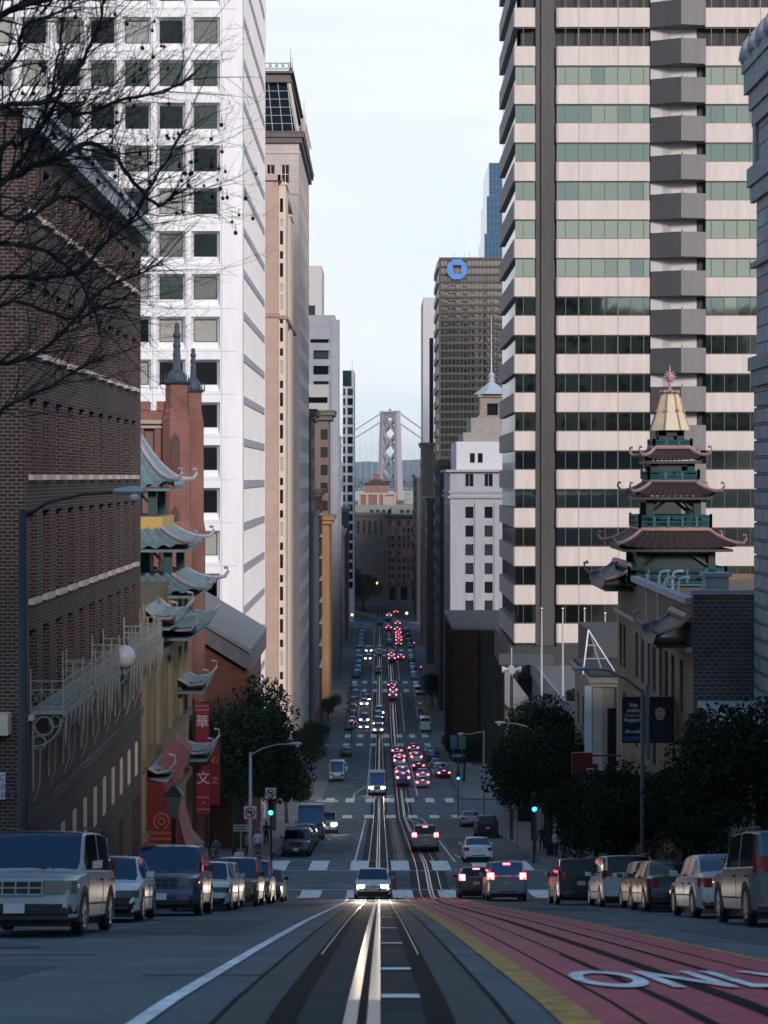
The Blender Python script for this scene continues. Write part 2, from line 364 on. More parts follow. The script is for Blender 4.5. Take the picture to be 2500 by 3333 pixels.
# ------------------------------------------------------------------ ground, road, markings
mb = MB(); ys = list(range(-420, 0, 14)) + list(range(0, 380, 3)) + list(range(380, 960, 20)); xs = [-420, -160, -60, -14, 0, 14, 60, 160, 420]
for y in ys:
    for x in xs: mb.v.append((x, y, zg(y) - 0.06))
for j in range(len(ys) - 1):
    for i in range(len(xs) - 1):
        k = j * len(xs) + i; mb.f.append((k, k + 1, k + 1 + len(xs), k + len(xs))); mb.m.append(0)
struct('ground', mb, soil, smooth=True)
mb = MB(); sheet(mb, KL, KR, -60, 745, 0.0)
for a, b in CROSS:
    sheet(mb, -90, KL, a, b, 0.0); sheet(mb, KR, 90, a, b, 0.0)
struct('road', mb, asphalt, smooth=True)
for side, (xa, xb) in (('left', (-14.5, KL)), ('right', (KR, 16.0))):
    mb = MB(); segs = []; p = -60
    for a, b in CROSS + [(745, 745)]:
        segs.append((p, a)); p = b
    for a, b in segs:
        sheet(mb, xa, xb, a, b, 0.14)
        e = xb if side == 'left' else xa; n = max(2, int((b - a) / 3))
        for i in range(n):
            y0, y1 = a + (b - a) * i / n, a + (b - a) * (i + 1) / n
            mb.quad((e, y0, zg(y0) - .02), (e, y1, zg(y1) - .02), (e, y1, zg(y1) + .14), (e, y0, zg(y0) + .14), 1)
        for y in (a, b): mb.quad((xa, y, zg(y) - .02), (xb, y, zg(y) - .02), (xb, y, zg(y) + .14), (xa, y, zg(y) + .14), 1)
    struct('pavement', mb, [walk, kerbm], smooth=False)
mb = MB(); mb.quad((-2690, 940, WATER), (2690, 940, WATER), (2690, 10480, WATER), (-2690, 10480, WATER))
struct('water', mb, M('bay_water', (0.10, 0.14, 0.18), 0.25, var=0))
TR = (-0.12, 2.72)
bed, tarl, steelm, paint, yel, redl, conc = MB(), MB(), MB(), MB(), MB(), MB(), MB()
for ti, tx in enumerate(TR):
    strip(bed, tx - .98, tx + .98, -20, 700, .004)
    if ti == 0: strip(conc, tx - .98, tx - .62, -20, 96, .006); strip(conc, tx + .62, tx + .98, -20, 96, .006)
    for s in (-1, 1):
        strip(tarl, tx + s * .985 - .018, tx + s * .985 + .018, -20, 200, .012)
        strip(tarl, tx + s * .535 - (.10 if ti == 0 else .05), tx + s * .535 + (.085 if ti == 0 else .04), -20, 88, .012); strip(tarl, tx + s * .535 - .03, tx + s * .535 + .03, 88, 420, .012)
        strip(steelm, tx + s * .575 - .010, tx + s * .575 + .010, 22, 80, .016); strip(steelm, tx + s * .575 - .028, tx + s * .575 + .028, 80, 700, .016)
        strip(steelm, tx + s * .078 - .045, tx + s * .078 + .045, -20 if ti == 0 else 90, 700, .017)
        if ti: strip(tarl, tx + s * .05 - .03, tx + s * .05 + .03, -20, 90, .0128)
    strip(tarl, tx - .03, tx + .03, -20, 420, .0125)
strip(redl, 1.46, 4.18, -20, 93.2, .009)
strip(yel, 1.19, 1.455, -20, 95.5, .013); strip(yel, 4.18, 4.30, -20, 95.5, .013)
for x0, x1, a, b in ((-1.66, -1.53, -20, 94), (-1.62, -1.48, 113, 196), (4.55, 4.68, 113, 196), (-1.7, -1.55, 230, 322), (4.6, 4.75, 230, 322), (-1.8, -1.6, 352, 418), (4.6, 4.8, 352, 418),
                     (-4.5, -4.35, 352, 418), (7.6, 7.75, 352, 418), (-1.8, -1.6, 444, 500), (4.6, 4.8, 444, 500), (7.6, 7.8, 260, 320), (-1.9, -1.7, 526, 596), (4.6, 4.8, 526, 596)):
    strip(paint, x0, x1, a, b, .014)
for cx in (1.13, 1.30): strip(yel, cx - .04 + .1, cx + .04 + .1, 113, 196, .0135)
for ya in (14.2, 18.4, 25.5, 33.5, 44, 58): strip(paint, .012, .31, ya, ya + .42, .018)
# ladder crosswalks: blocks between two thin lines
for ya, yb, xa in ((91.5, 99.3, -6.6), (107.2, 114.6, -6.6), (201.5, 207, -6.6), (221.2, 227, -6.6), (325, 331, -6.6), (343, 349, -6.6), (420, 426, -6.6), (437, 443, -6.6), (504, 510, -6.6), (518, 524, -6.6)):
    x = xa
    while x < 9.2:
        strip(paint, x, x + 1.08, ya + .25, yb - .25, .020, step=1.0); x += 2.42
    if ya < 120:
        strip(paint, -6.9, 9.7, ya - .05, ya + .08, .0205); strip(paint, -6.9, 9.7, yb - .08, yb + .05, .0205)
for i in range(9): strip(paint, 1.7 + i * .26, 1.84 + i * .26, 66 - .2 * (i % 3), 67.2 - .2 * (i % 2), .019)
strip(paint, 1.5, 2.0, 61.2, 61.7, .019)
for xa, xb, ya in ((-2.6, -.75, 11.9), (-2.3, -1.0, 17.6), (-5.2, -3.4, 22), (-4.4, -3.9, 29)): strip(tarl if ya in (22,) else conc, xa, xb, ya, ya + .12, .011)
def pts_strip(mb, pts, wd, lift):
    for (xa, ya), (xb, yb) in zip(pts, pts[1:]):
        n = max(1, int(abs(yb - ya) / 2 + 1))
        for i in range(n):
            t0, t1 = i / n, (i + 1) / n; x0, y0, x1, y1 = xa + (xb - xa) * t0, ya + (yb - ya) * t0, xa + (xb - xa) * t1, ya + (yb - ya) * t1
            mb.quad((x0 - wd, y0, zg(y0) + lift), (x0 + wd, y0, zg(y0) + lift), (x1 + wd, y1, zg(y1) + lift), (x1 - wd, y1, zg(y1) + lift))
pts_strip(paint, [(4.62, 196), (4.3, 202.8)], .08, .0215); pts_strip(paint, [(3.9, 183), (2.9, 202.8)], .07, .0215)
pts_strip(paint, [(-3.3, 226), (-3.2, 233), (-1.9, 243)], .08, .0215); pts_strip(paint, [(4.9, 122), (5.5, 112.6)], .07, .0215)
struct('track_bed', bed, asphalt2); struct('track_concrete', conc, conc_road); struct('track_grooves', tarl, tar); struct('track_rails', steelm, steel)
struct('road_marking_white', paint, paint_w); struct('road_marking_yellow', yel, paint_y); struct('road_marking_red', redl, paint_r)
# seams, patches and worn strips in the asphalt
seam, patch = MB(), MB(); rs_ = random.Random(4)
for k in range(16):
    x = rs_.choice((rs_.uniform(-6.6, -2.0), rs_.uniform(-6.6, -2.0), rs_.uniform(5.0, 9.4), rs_.uniform(-6, 9))); y = rs_.uniform(8, 90) if k < 11 else rs_.uniform(115, 200); pts = [(x, y)]
    for i in range(rs_.randint(5, 12)): x += rs_.gauss(0, .16); y += rs_.uniform(.6, 2.2); pts.append((x, y))
    pts_strip(seam, pts, rs_.uniform(.012, .03), .0045)
for x0, x1, a, b in ((-6.2, -3.4, 14.5, 19.5), (-4.6, -2.3, 30, 41), (5.2, 7.6, 24, 33), (-6.4, -4.2, 52, 60), (-4.9, -2.2, 66, 78), (4.9, 7.0, 55, 66), (-4.8, -2.0, 124, 139), (5.0, 7.8, 131, 150), (-1.0, 6.0, 100.5, 105)): strip(patch, x0, x1, a, b, .003)
struct('road_seam', seam, tar); struct('road_patch', patch, M('patched_asphalt', (0.098, 0.112, 0.124), 0.85, var=0.25, scale=1.5, bump=.2, spec=.15))
for k, (x, y) in enumerate(((-3.4, 13.2), (-4.9, 24.5), (6.6, 21.5), (-3.0, 104), (6.2, 104.5))):
    mb = MB(); mb.poly([(x + .38 * cos(q * pi / 10), y + .38 * sin(q * pi / 10), zg(y + .38 * sin(q * pi / 10)) + .008) for q in range(20)]); struct('manhole_cover', mb, M('cast_iron', (.035, .036, .038), .6, .3, var=.3, scale=20))
# ONLY on the red lane, letters stretched along the street
cu = bpy.data.curves.new('t', 'FONT'); cu.body = 'ONLY'; cu.size = 1.0; cu.offset = .022; cu.space_character = 1.02
to = bpy.data.objects.new('t', cu); C.objects.link(to); dg = bpy.context.evaluated_depsgraph_get(); me = bpy.data.meshes.new_from_object(to.evaluated_get(dg)); bpy.data.objects.remove(to)
bm = bmesh.new(); bm.from_mesh(me); bmesh.ops.triangulate(bm, faces=bm.faces)
for i in range(12):
    zc = i * 0.07
    bmesh.ops.bisect_plane(bm, geom=bm.verts[:] + bm.edges[:] + bm.faces[:], plane_co=(0, zc, 0), plane_no=(0, 1, 0))
xm = max(v.co.x for v in bm.verts)
for v in bm.verts:
    X = 1.72 + v.co.x / xm * 2.30; Y = 15.5 + v.co.y / .73 * 2.6; v.co = (X, Y, zg(Y) + .026)
bm.to_mesh(me); bm.free(); me.materials.clear(); me.materials.append(paint_w)
o = bpy.data.objects.new('road_marking_lettering', me); C.objects.link(o); o['kind'] = 'structure'
# ------------------------------------------------------------------ left side of the street
# brown brick building with the iron balconies
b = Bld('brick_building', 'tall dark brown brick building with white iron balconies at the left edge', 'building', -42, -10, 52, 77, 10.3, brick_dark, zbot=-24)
R = []
for v0, h in ((9.1, 1.5), (5.6, 2.0), (2.25, 2.2), (-1.0, 2.5), (-4.4, 2.4)): R += grid(52.55, 2.18, 11, 1.15, v0, 0, 1, h)
R2 = grid(53.4, 2.18, 11, .55, -10.9, 0, 1, 1.35); R3 = grid(53.6, 4.2, 6, 1.5, -13.2, 0, 1, 4)
R3 = [r for r in R3 if r[3] - 1.5 > zg(r[0])]
wall_grid(b.mb, 'R', -10, 52, 77, b.zb, b.zt, R + R2 + R3, .38); b.done.add('R')
for r in R: window(b.root, 'R', -10, r, .36, random.choice((win_black, win_black, win_dark)), cream, 1, 2, .08)
for r in R:
    mb = MB(); fbox(mb, 'R', -10, r[1] - .035, r[1] - .003, r[2] + .02, r[3] - .35, .24, .34); mb.build('window_jamb', M('jamb_grey', (.30, .28, .26), .7, var=.1), b.root)
for r in R2: window(b.root, 'R', -10, r, .02, win_pale, cream, 1, 3, .06)
for r in R3: window(b.root, 'R', -10, r, .36, win_black, black_metal, 2, 1, .08, 'shop_window')
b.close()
for r in R:
    if r[2] < 8: mb = MB(); fbox(mb, 'R', -10, r[0] - .12, r[1] + .12, r[2] - .16, r[2] - .003, -.14, .3); mb.build('window_sill', cream, b.root)
mb = MB(); fbox(mb, 'R', -10, 51.6, 77.2, 9.75, 10.3, -.42, -.003); fbox(mb, 'R', -10, 51.5, 77.3, 10.303, 10.5, -.55, .5); mb.build('parapet_coping', M('pale_blue_coping', (0.40, 0.47, 0.50), 0.6), b.root)
mb = MB(); fbox(mb, 'R', -10, 51.9, 77, -9.9, -9.6, -.12, -.003); mb.build('belt_course', brick_painted, b.root)
mb = MB(); mb.box(-13.5, -10.4, 51.5, 51.997, -7.25, -6.65); mb.build('stone_lintel', cream, b.root)
sg = MB(); sg.box(-14.0, -10.55, 51.9, 51.98, -9.1, -8.35); so_ = thing('wall_sign', 'white wall sign with faded purple lettering on the brick wall behind the streetlight', 'sign', (-12, 51.9, -8.7))
sg.build('sign_panel', M('sign_white', (.6, .58, .66), .5), so_)
for i, t in enumerate(('PUBLIC', 'PARKING', 'ENTRANCE')): textmesh(t, .26, M('purple_ink', (.22, .12, .28), .6, var=0), 'lettering', so_, world_mat=Matrix.Translation((-10.95, 51.89, -8.5 - i * .24)) @ Matrix.Rotation(pi / 2, 4, 'X'))
iron = M('cream_iron', (0.29, 0.30, 0.28), 0.55, var=0.15)
for k, ya in enumerate((52.6, 58.6, 66.4, 71.9)):
    yb = ya + (5.3 if k < 3 else 4.6); zf = -6.8
    root = thing('iron_balcony', 'cream scrolled iron balcony with hanging pendants, %s on the brown brick wall' % ('nearest of four', 'second nearest of four', 'third nearest of four', 'farthest of four')[k], 'balcony', (-9.5, (ya + yb) / 2, zf), 'iron balconies on the brick building')
    mb = MB(); mb.box(-9.997, -9.05, ya, yb, zf, zf + .12); mb.box(-9.04, -8.98, ya - .05, yb + .05, zf - .06, zf + .1)
    mb.build('platform', iron, root)
    mb = MB(); zt = zf + .95
    for (xa, y0, xb, y1) in ((-9.05, ya, -9.05, yb), (-9.97, ya, -9.05, ya), (-9.97, yb, -9.05, yb)):
        for z in (zf + .2, zf + .7, zt): mb.tube([(xa, y0, z), (xb, y1, z)], .02, 5)
        n = max(2, int((abs(y1 - y0) + abs(xb - xa)) / .28))
        for i in range(n + 1):
            x, y = xa + (xb - xa) * i / n, y0 + (y1 - y0) * i / n
            mb.tube([(x, y, zf + .1), (x, y, zt + (.35 if i % 6 == 0 else 0))], .014 if i % 6 else .03, 4)
            if i < n:
                x2, y2 = xa + (xb - xa) * (i + 1) / n, y0 + (y1 - y0) * (i + 1) / n
                mb.tube([(x, y, zf + .2), (x2, y2, zf + .7)], .01, 4); mb.tube([(x2, y2, zf + .2), (x, y, zf + .7)], .01, 4)
    mb.build('railing', iron, root)
    for y in (ya + .15, (ya + yb) / 2, yb - .15):
        mb = MB()
        def arc(cx, cz, r, a0, a1, rad=.035): mb.tube([(cx + r * cos(a0 + (a1 - a0) * i / 10), y, cz + r * sin(a0 + (a1 - a0) * i / 10)) for i in range(11)], rad, 5)
        arc(-9.98, zf - .05, .9, 0, -pi / 2); arc(-9.62, zf - .35, .27, 0, 2 * pi); arc(-9.76, zf - .82, .2, 0, 2 * pi, .03); arc(-9.3, zf - .22, .16, 0, 2 * pi, .025)
        mb.tube([(-9.93, y, zf), (-9.93, y, zf - 2.2)], .04, 5); mb.tube([(-9.72, y, zf - 1), (-9.74, y, zf - 2.0), (-9.9, y, zf - 2.5)], .022, 5); mb.build('scroll_bracket', iron, root)
    for i in range(7):
        y = ya + .3 + i * (yb - ya - .6) / 6; h = random.uniform(.5, 1.35); mb = MB()
        mb.tube([(-9.02, y, zf - .05), (-9.02, y, zf - h * .35), (-9.02, y, zf - h)], [.075, .06, .012], 6); mb.build('pendant', iron, root)
sh = MB(); sh.ball((-9.0, 64.8, -6.35), .42, 0, 10); g = thing('globe_lamp', 'pale round globe at the end of the second iron balcony', 'lamp', (-9.0, 64.8, -6.8), None); sh.build('globe', M('globe_white', (.62, .62, .64), .4), g, smooth=True)
sh = MB(); sh.tube([(-9.0, 64.8, -6.95), (-9.0, 64.8, -6.7)], .06); sh.build('stem', iron, g)

# curved oriental roof
def pagoda_roof(mb, cx, cy, hb, ht, ze, zt, curl, ribs=9, mi=0, rib=0.05, py=1.0, conc=1.7):
    nv = 7; nu = ribs * 4
    for s in range(4):
        a = s * pi / 2; ca, sa = cos(a), sin(a); k = len(mb.v)
        for j in range(nv + 1):
            t = j / nv; half = ht + (hb - ht) * (1 - t); z = ze + (zt - ze) * (t ** conc)
            for i in range(nu + 1):
                u = -1 + 2 * i / nu; ext = 1 + .06 * (abs(u) ** 6) * (1 - t) ** 2
                x, y = u * half * ext, -half * ext; zz = z + curl * (abs(u) ** 5) * (1 - t) ** 2 + rib * (1 if i % 4 in (1, 2) else 0)
                mb.v.append((cx + ca * x - sa * y, cy + (sa * x + ca * y) * py, zz))
        for j in range(nv):
            for i in range(nu):
                q = k + j * (nu + 1) + i; mb.f.append((q, q + 1, q + nu + 2, q + nu + 1)); mb.m.append(mi)
    mb.box(cx - hb * .97, cx + hb * .97, cy - hb * .97 * py, cy + hb * .97 * py, ze - .16, ze - .03, mi)
def hip_ridges(parent, mat, cx, cy, hb, ht, ze, zt, curl, r, py=1.0, conc=1.7, tip=1.0):
    for sx in (-1, 1):
        for sy in (-1, 1):
            pts = []; mb = MB()
            for j in range(9):
                t = 1 - j / 8; half = ht + (hb - ht) * (1 - t); e = 1 + .06 * (1 - t) ** 2
                pts.append((cx + sx * half * e, cy + sy * half * e * py, ze + (zt - ze) * t ** conc + curl * (1 - t) ** 2 + r * .6))
            x, y, z = pts[-1]; q = .45 * tip
            pts += [(x + sx * q * .6, y + sy * q * .6 * py, z - .05 + .1 * tip), (x + sx * q * 1.05, y + sy * q * 1.05 * py, z + .35 * tip), (x + sx * q * .95, y + sy * q * .95 * py, z + .62 * tip), (x + sx * q * .6, y + sy * q * .6 * py, z + .6 * tip)]
            mb.tube(pts, [r] * 9 + [r * .9, r * .75, r * .65, r * .8], 6); mb.build('roof_ridge', mat, parent)

tile_teal = M('teal_tile', (0.17, 0.25, 0.265), 0.45, var=0.2, scale=2.5)
ridge_pale = M('pale_ridge', (0.42, 0.38, 0.42), 0.6, var=0.2, scale=4)
teal_wood = M('teal_wood', (0.030, 0.085, 0.10), 0.6, var=0.15)
yellow_wall = M('yellow_brick_wall', (0.20, 0.155, 0.09), 0.8, var=0.2, scale=1.2, streak=True)
b = Bld('pagoda_building', 'yellow chinatown building with teal tiled pagoda roofs beyond the brick building', 'building', -22, -10, 77.01, 95, -5.0, yellow_wall, zbot=-26)
R = []
for v0, h in ((-6.2, 1.0), (-9.2, 2.6), (-13.0, 2.2)): R += grid(77.9, 2.4, 7, 1.05, v0, 0, 1, h)
b.face('R', R, .4, (win_black,), yellow_wall, 1, 2); b.close()
for z, q in ((-8.1, .5), (-12.2, .6), (-15.3, .5)):
    mb = MB(); fbox(mb, 'R', -10, 77.2, 95.2, z, z + .3, -.3, -.003); fbox(mb, 'R', -10, 77.2, 95.1, z - .25, z - .004, -.16, -.003); mb.build('string_course', yellow_wall, b.root)
for y in (77.6, 82.5, 87.2, 91.9, 94.6):
    mb = MB(); fbox(mb, 'R', -10, y - .28, y + .28, -15, -5.4, -.15, -.004); mb.build('pilaster', M('pale_yellow_stone', (.27, .225, .14), .8, var=.15), b.root)
# tower of three tiers
cx, cy = -12.9, 91
for i, (hb, ht, ze, zt, cu_) in enumerate(((2.95, .95, -.55, 1.95, .35), (3.7, 2.35, -3.45, -2.5, .3), (4.35, 3.0, -5.6, -4.75, .3))):
    mb = MB(); pagoda_roof(mb, cx, cy, hb, ht, ze, zt, cu_, 9 + i * 2, rib=.13, conc=1.5 if i == 0 else 1.2); mb.build('tiled_roof', tile_teal, b.root)
    hip_ridges(b.root, ridge_pale, cx, cy, hb, ht, ze, zt, cu_, .11, conc=1.5 if i == 0 else 1.2, tip=.8)
mb = MB(); mb.box(cx - 1.05, cx + 1.05, cy - 1.05, cy + 1.05, 1.9, 2.1); mb.build('roof_cap', ridge_pale, b.root)
mb = MB(); mb.box(cx - 2.45, cx + 2.45, cy - 2.45, cy + 2.45, -2.55, -1.95); mb.build('tower_band', M('yellow_band', (.60, .40, .12), .6, var=.05), b.root)
for zb, zt, h in ((-1.95, -.7, 1.9), (-4.8, -3.6, 2.75)):
    mb = MB(); mb.box(cx - h * .55, cx + h * .55, cy + .2, cy + h * .5, zb, zt)
    for sx in (-1, 1):
        for sy in (-1, 1): mb.box(cx + sx * h - .2, cx + sx * h + .2, cy + sy * h - .2, cy + sy * h + .2, zb, zt)
        mb.tube([(cx + sx * (h - .15), cy - h, zt - .6), (cx + sx * (h - .7), cy - h, zt - .05)], .07)
    mb.box(cx - h - .3, cx + h + .3, cy - h - .3, cy + h + .3, zb - .1, zb + .08); mb.build('tower_posts', teal_wood, b.root)
# eaves on the street face
def street_eave(name, ya, yb, z, out, rise, mat, parent):
    mb = MB(); n = int((yb - ya) / .16); prof = [(0, rise), (out * .3, rise * .45), (out * .65, rise * .12), (out, 0), (out * 1.08, .08)]; k = len(mb.v)
    for i in range(n + 1):
        y = ya + (yb - ya) * i / n; e = abs(2 * i / n - 1) ** 6
        for px, pz in prof: mb.v.append((-10 + px * (1 + .12 * e), y + (e * .3 * (1 if i > n / 2 else -1)) * px / out, z + pz + .5 * e * px / out + (.05 if i % 3 == 0 else 0)))
    for i in range(n):
        for j in range(4): q = k + i * 5 + j; mb.f.append((q, q + 1, q + 6, q + 5)); mb.m.append(0)
    mb.box(-9.99, -10 + out * .95, ya, yb, z - .15, z - .03)
    o = mb.build(name, mat, parent)
    for y, s in ((ya, -1), (yb, 1)): mb = MB(); mb.tube([(-9.98, y, z + rise + .05), (-10 + out * .5, y + s * .06, z + rise * .3 + .12), (-10 + out, y + s * .25, z + .38), (-10 + out + .32, y + s * .42, z + .75), (-10 + out + .3, y + s * .44, z + 1.05), (-10 + out + .05, y + s * .4, z + 1.1)], [.07, .07, .075, .065, .055, .065], 6); mb.build('eave_finial', ridge_pale, parent)
street_eave('tiled_eave', 77.6, 83.2, -6.35, 1.2, .8, tile_teal, b.root); street_eave('tiled_eave', 83.9, 94.8, -7.35, 1.4, .7, tile_teal, b.root)
street_eave('tiled_eave', 78.6, 82.5, -12.9, 1.0, .45, M('blue_grey_tile', (.2, .33, .42), .5, var=.15), b.root); street_eave('tiled_eave', 91.0, 94.7, -10.6, 1.25, .55, tile_teal, b.root); street_eave('tiled_eave', 92.6, 95.2, -14.2, 1.35, .5, M('slate_tile', (.17, .23, .26), .5, var=.2), b.root)

# red awning at the pagoda building's door
aw = thing('red_awning', 'red fabric awning with a gold crest over the doorway of the yellow building', 'awning', (-9, 79, -15.5))
awred = M('awning_red', (.15, .012, .017), .75, var=.15); awpink = M('awning_faded', (.25, .10, .115), .75, var=.2)
mb = MB(); pr = [(-9.98, -12.9), (-9.2, -13.05), (-8.65, -14.2), (-8.3, -15.5), (-7.75, -16.15), (-7.75, -16.5), (-9.98, -16.5)]
mb.prism([(x, 78.0, z) for x, z in pr], (0, 1, 0), 3.2); mb.build('canopy', awred, aw)
mb = MB(); mb.quad((-8.63, 78.05, -14.15), (-8.63, 81.1, -14.15), (-8.27, 81.1, -15.5), (-8.27, 78.05, -15.5)); mb.quad((-8.27, 78.05, -15.5), (-8.27, 81.1, -15.5), (-7.73, 81.1, -16.13), (-7.73, 78.05, -16.13)); mb.build('faded_flap', awpink, aw)
mb = MB(); mb.prism([(-9.9, 80.6, -12.85), (-9.0, 80.6, -11.4), (-8.35, 80.6, -12.0), (-8.6, 80.6, -12.9), (-9.1, 80.6, -13.6)], (0, 1, 0), 1.6); mb.build('upper_canopy', awpink, aw)
gold = M('dull_gold', (.36, .12, .06), .6, var=.1); mb = MB()
for s in (-1, 1): mb.tube([(-9.25 + s * .32 * cos(q * .42 - 1.2), 77.97, -14.6 + .34 * sin(q * .42 - 1.2)) for q in range(8)], .035, 5)
mb.tube([(-9.25 + .15 * cos(q * .7), 77.97, -14.6 + .15 * sin(q * .7)) for q in range(10)], .03, 5); mb.build('crest', gold, aw)
for z, wd in ((-15.1, 1.25), (-15.35, 1.0), (-15.6, 1.2)):
    mb = MB(); x = -9.25 - wd / 2
    while x < -9.25 + wd / 2: q = random.uniform(.06, .13); mb.box(x, x + q, 77.96, 77.985, z - .05, z + .07); x += q + .04
    mb.build('lettering', gold, aw)
# banners hung from posts by the corner
red = M('banner_red', (.26, .016, .034), .6, var=.12); wht = M('banner_white', (.66, .60, .66), .6, var=.05)
def banner(label, xs0, xs1, y0, y1, d, mat, glyphs, texts, gm):
    a = at(xs0, y0, d); c = at(xs1, y1, d); g = thing('street_banner', label, 'banner', ((a.x + c.x) / 2, d, c.z), 'red banners by the corner')
    mb = MB(); mb.box(a.x, c.x, d - .02, d + .02, c.z, a.z); mb.build('cloth', mat, g)
    mb = MB(); mb.tube([(a.x - .12, d + .06, zg(d)), (a.x - .12, d + .06, a.z + .25)], .06); mb.tube([(a.x - .12, d + .06, a.z + .06), (c.x + .1, d + .06, a.z + .06)], .03); mb.build('post', black_metal, g)
    for t, f, sz in texts: textmesh(t, sz, wht, 'lettering', g, world_mat=Matrix.Translation(((a.x + c.x) / 2, d - .03, a.z + (c.z - a.z) * f)) @ Matrix.Rotation(pi / 2, 4, 'X'))
    for t, f, sz in glyphs: textmesh(t, sz, gm, 'lettering', g, world_mat=Matrix.Translation(((a.x + c.x) / 2, d - .03, a.z + (c.z - a.z) * f)) @ Matrix.Rotation(pi / 2, 4, 'X'))
banner('red banner with white welcome lettering and a white glyph, upper of the two', 637, 680, 2290, 2425, 97, red, (('華', .45, .72),), (('WELCOME TO', .06, .105), ('CHINATOWN', .15, .11), ('CHINATOWN', .95, .11)), wht)
banner('red banner with one large white glyph below the teal eave', 640, 683, 2490, 2650, 96.5, red, (('文', .28, .74),), (('WELCOME', .66, .13), ('TO', .77, .13), ('CHINATOWN', .90, .11)), wht)
banner('narrow dark red banner with gold glyphs right of the white lettered ones', 684, 716, 2412, 2620, 99, M('banner_dark_red', (.2, .012, .02), .6, var=.1), (('心', .3, .42), ('之', .62, .42)), (), M('gold_ink', (.55, .33, .18), .6))

# brick church beyond the crossing
ch = thing('brick_church', 'red brick church tower with dark iron pinnacles behind the teal roofs', 'church', (-14.5, 126, zg(126)))
mb = MB(); rr = [(-15.6, -15.0, 0.6, 3.0), (-14.5, -13.9, .6, 3.0), (-13.3, -12.95, .6, 3.0)]
wall_grid(mb, 'W', 123, -18.2, -12.9, -30, 4.4, [(-15.75, -15.05, .3, 3.2), (-14.55, -13.95, .3, 3.2), (-16.2, -15.1, -9, -5)], .4)
mb.quad((-12.9, 123, -30), (-12.9, 129, -30), (-12.9, 129, 4.4), (-12.9, 123, 4.4)); mb.quad((-18.2, 123, -30), (-18.2, 129, -30), (-18.2, 129, 4.4), (-18.2, 123, 4.4)); mb.quad((-18.2, 129, -30), (-12.9, 129, -30), (-12.9, 129, 4.4), (-18.2, 129, 4.4)); mb.quad((-18.2, 123, 4.39), (-12.9, 123, 4.39), (-12.9, 129, 4.39), (-18.2, 129, 4.39))
for i in range(5): mb.box(-18.2 + i * 1.1, -17.6 + i * 1.1, 122.9, 123.3, 4.4, 5.0)
mb.build('tower_wall', brick_red, ch)
mb = MB()
for x in (-15.4, -14.25): mb.quad((x - .34, 123.35, .3), (x + .34, 123.35, .3), (x + .34, 123.35, 3.2), (x - .34, 123.35, 3.2))
mb.build('louvre', brown_stone, ch)
mb = MB(); mb.box(-18.3, -13.6, 122.8, 123.2, 3.5, 3.75); mb.box(-18.3, -13.6, 122.85, 123.2, 3.2, 3.35); mb.build('stone_band', M('pale_sandstone', (.36, .31, .28), .8), ch)
for (x, y, r, zt, top) in ((-13.55, 122.9, .98, 6.1, 3.0), (-12.75, 125.8, .75, 5.7, 1.9)):
    mb = MB(); mb.lathe((x, y, 0), [(r * 1.15, -30), (r * 1.15, -3.6), (r, -3.0), (r, 3.8), (r * .92, 4.0), (r * .8, 4.5), (r * .8, zt)], 8); mb.build('turret', brick_red, ch)
    mb = MB(); mb.lathe((x, y, zt), [(r * .9, 0), (r * 1.05, .15), (r * .75, .3), (r * .6, .75), (r * .36, 1.0)], 8)
    for q in range(8): mb.tube([(x + r * cos(q * pi / 4), y + r * sin(q * pi / 4), zt + .1), (x + r * 1.02 * cos(q * pi / 4), y + r * 1.02 * sin(q * pi / 4), zt + .7)], [.07, .02], 5)
    mb.tube([(x, y, zt + .9), (x, y, zt + 1 + top)], [r * .30, r * .16], 8)
    for q in range(4): mb.ball((x, y, zt + 1.3 + q * top * .22), r * .3, 0, 6)
    mb.ball((x, y, zt + 1 + top), .16); mb.build('pinnacle', M('weathered_iron', (.045, .065, .085), .5), ch)
for z0, z1, x0, x1 in ((.2, 2.9, -13.85, -13.25), (-2.9, -1.9, -13.8, -13.3)):
    mb = MB(); pts = [(x0, 121.85, z0), (x1, 121.85, z0), (x1, 121.85, z1 - .5), ((x0 + x1) / 2, 121.85, z1), (x0, 121.85, z1 - .5)]; mb.prism(pts, (0, 1, 0), .2); mb.build('lancet_panel', dark_red_stone, ch)
pa = thing('parish_hall', 'red brick gabled hall with a grey roof edge below the white tower', 'building', (-14, 131, zg(131)))
mb = MB(); mb.prism([(-21, 128.5, -30), (-9.4, 128.5, -30), (-9.4, 128.5, -13.3), (-15.5, 128.5, -9.6), (-21, 128.5, -12.9)], (0, 1, 0), 17); mb.build('wall', coursed('orange_brick', (.20, .07, .035), (.15, .05, .03), (.16, .09, .06), .23, .08, .01, var=.2), pa)
mb = MB(); mb.prism([(-9.0, 127.9, -13.55), (-9.0, 127.9, -12.3), (-15.5, 127.9, -8.4), (-15.5, 127.9, -9.55)], (0, 1, 0), 18.2); mb.build('roof', M('grey_roof', (.14, .14, .15), .7, var=.15), pa)
mb = MB(); mb.prism([(-9.0, 127.7, -12.28), (-8.95, 127.7, -12.0), (-15.5, 127.7, -8.1), (-15.5, 127.7, -8.38)], (0, 1, 0), 18.4); mb.build('roof_coping', M('pale_coping', (.2, .2, .21), .7), pa)

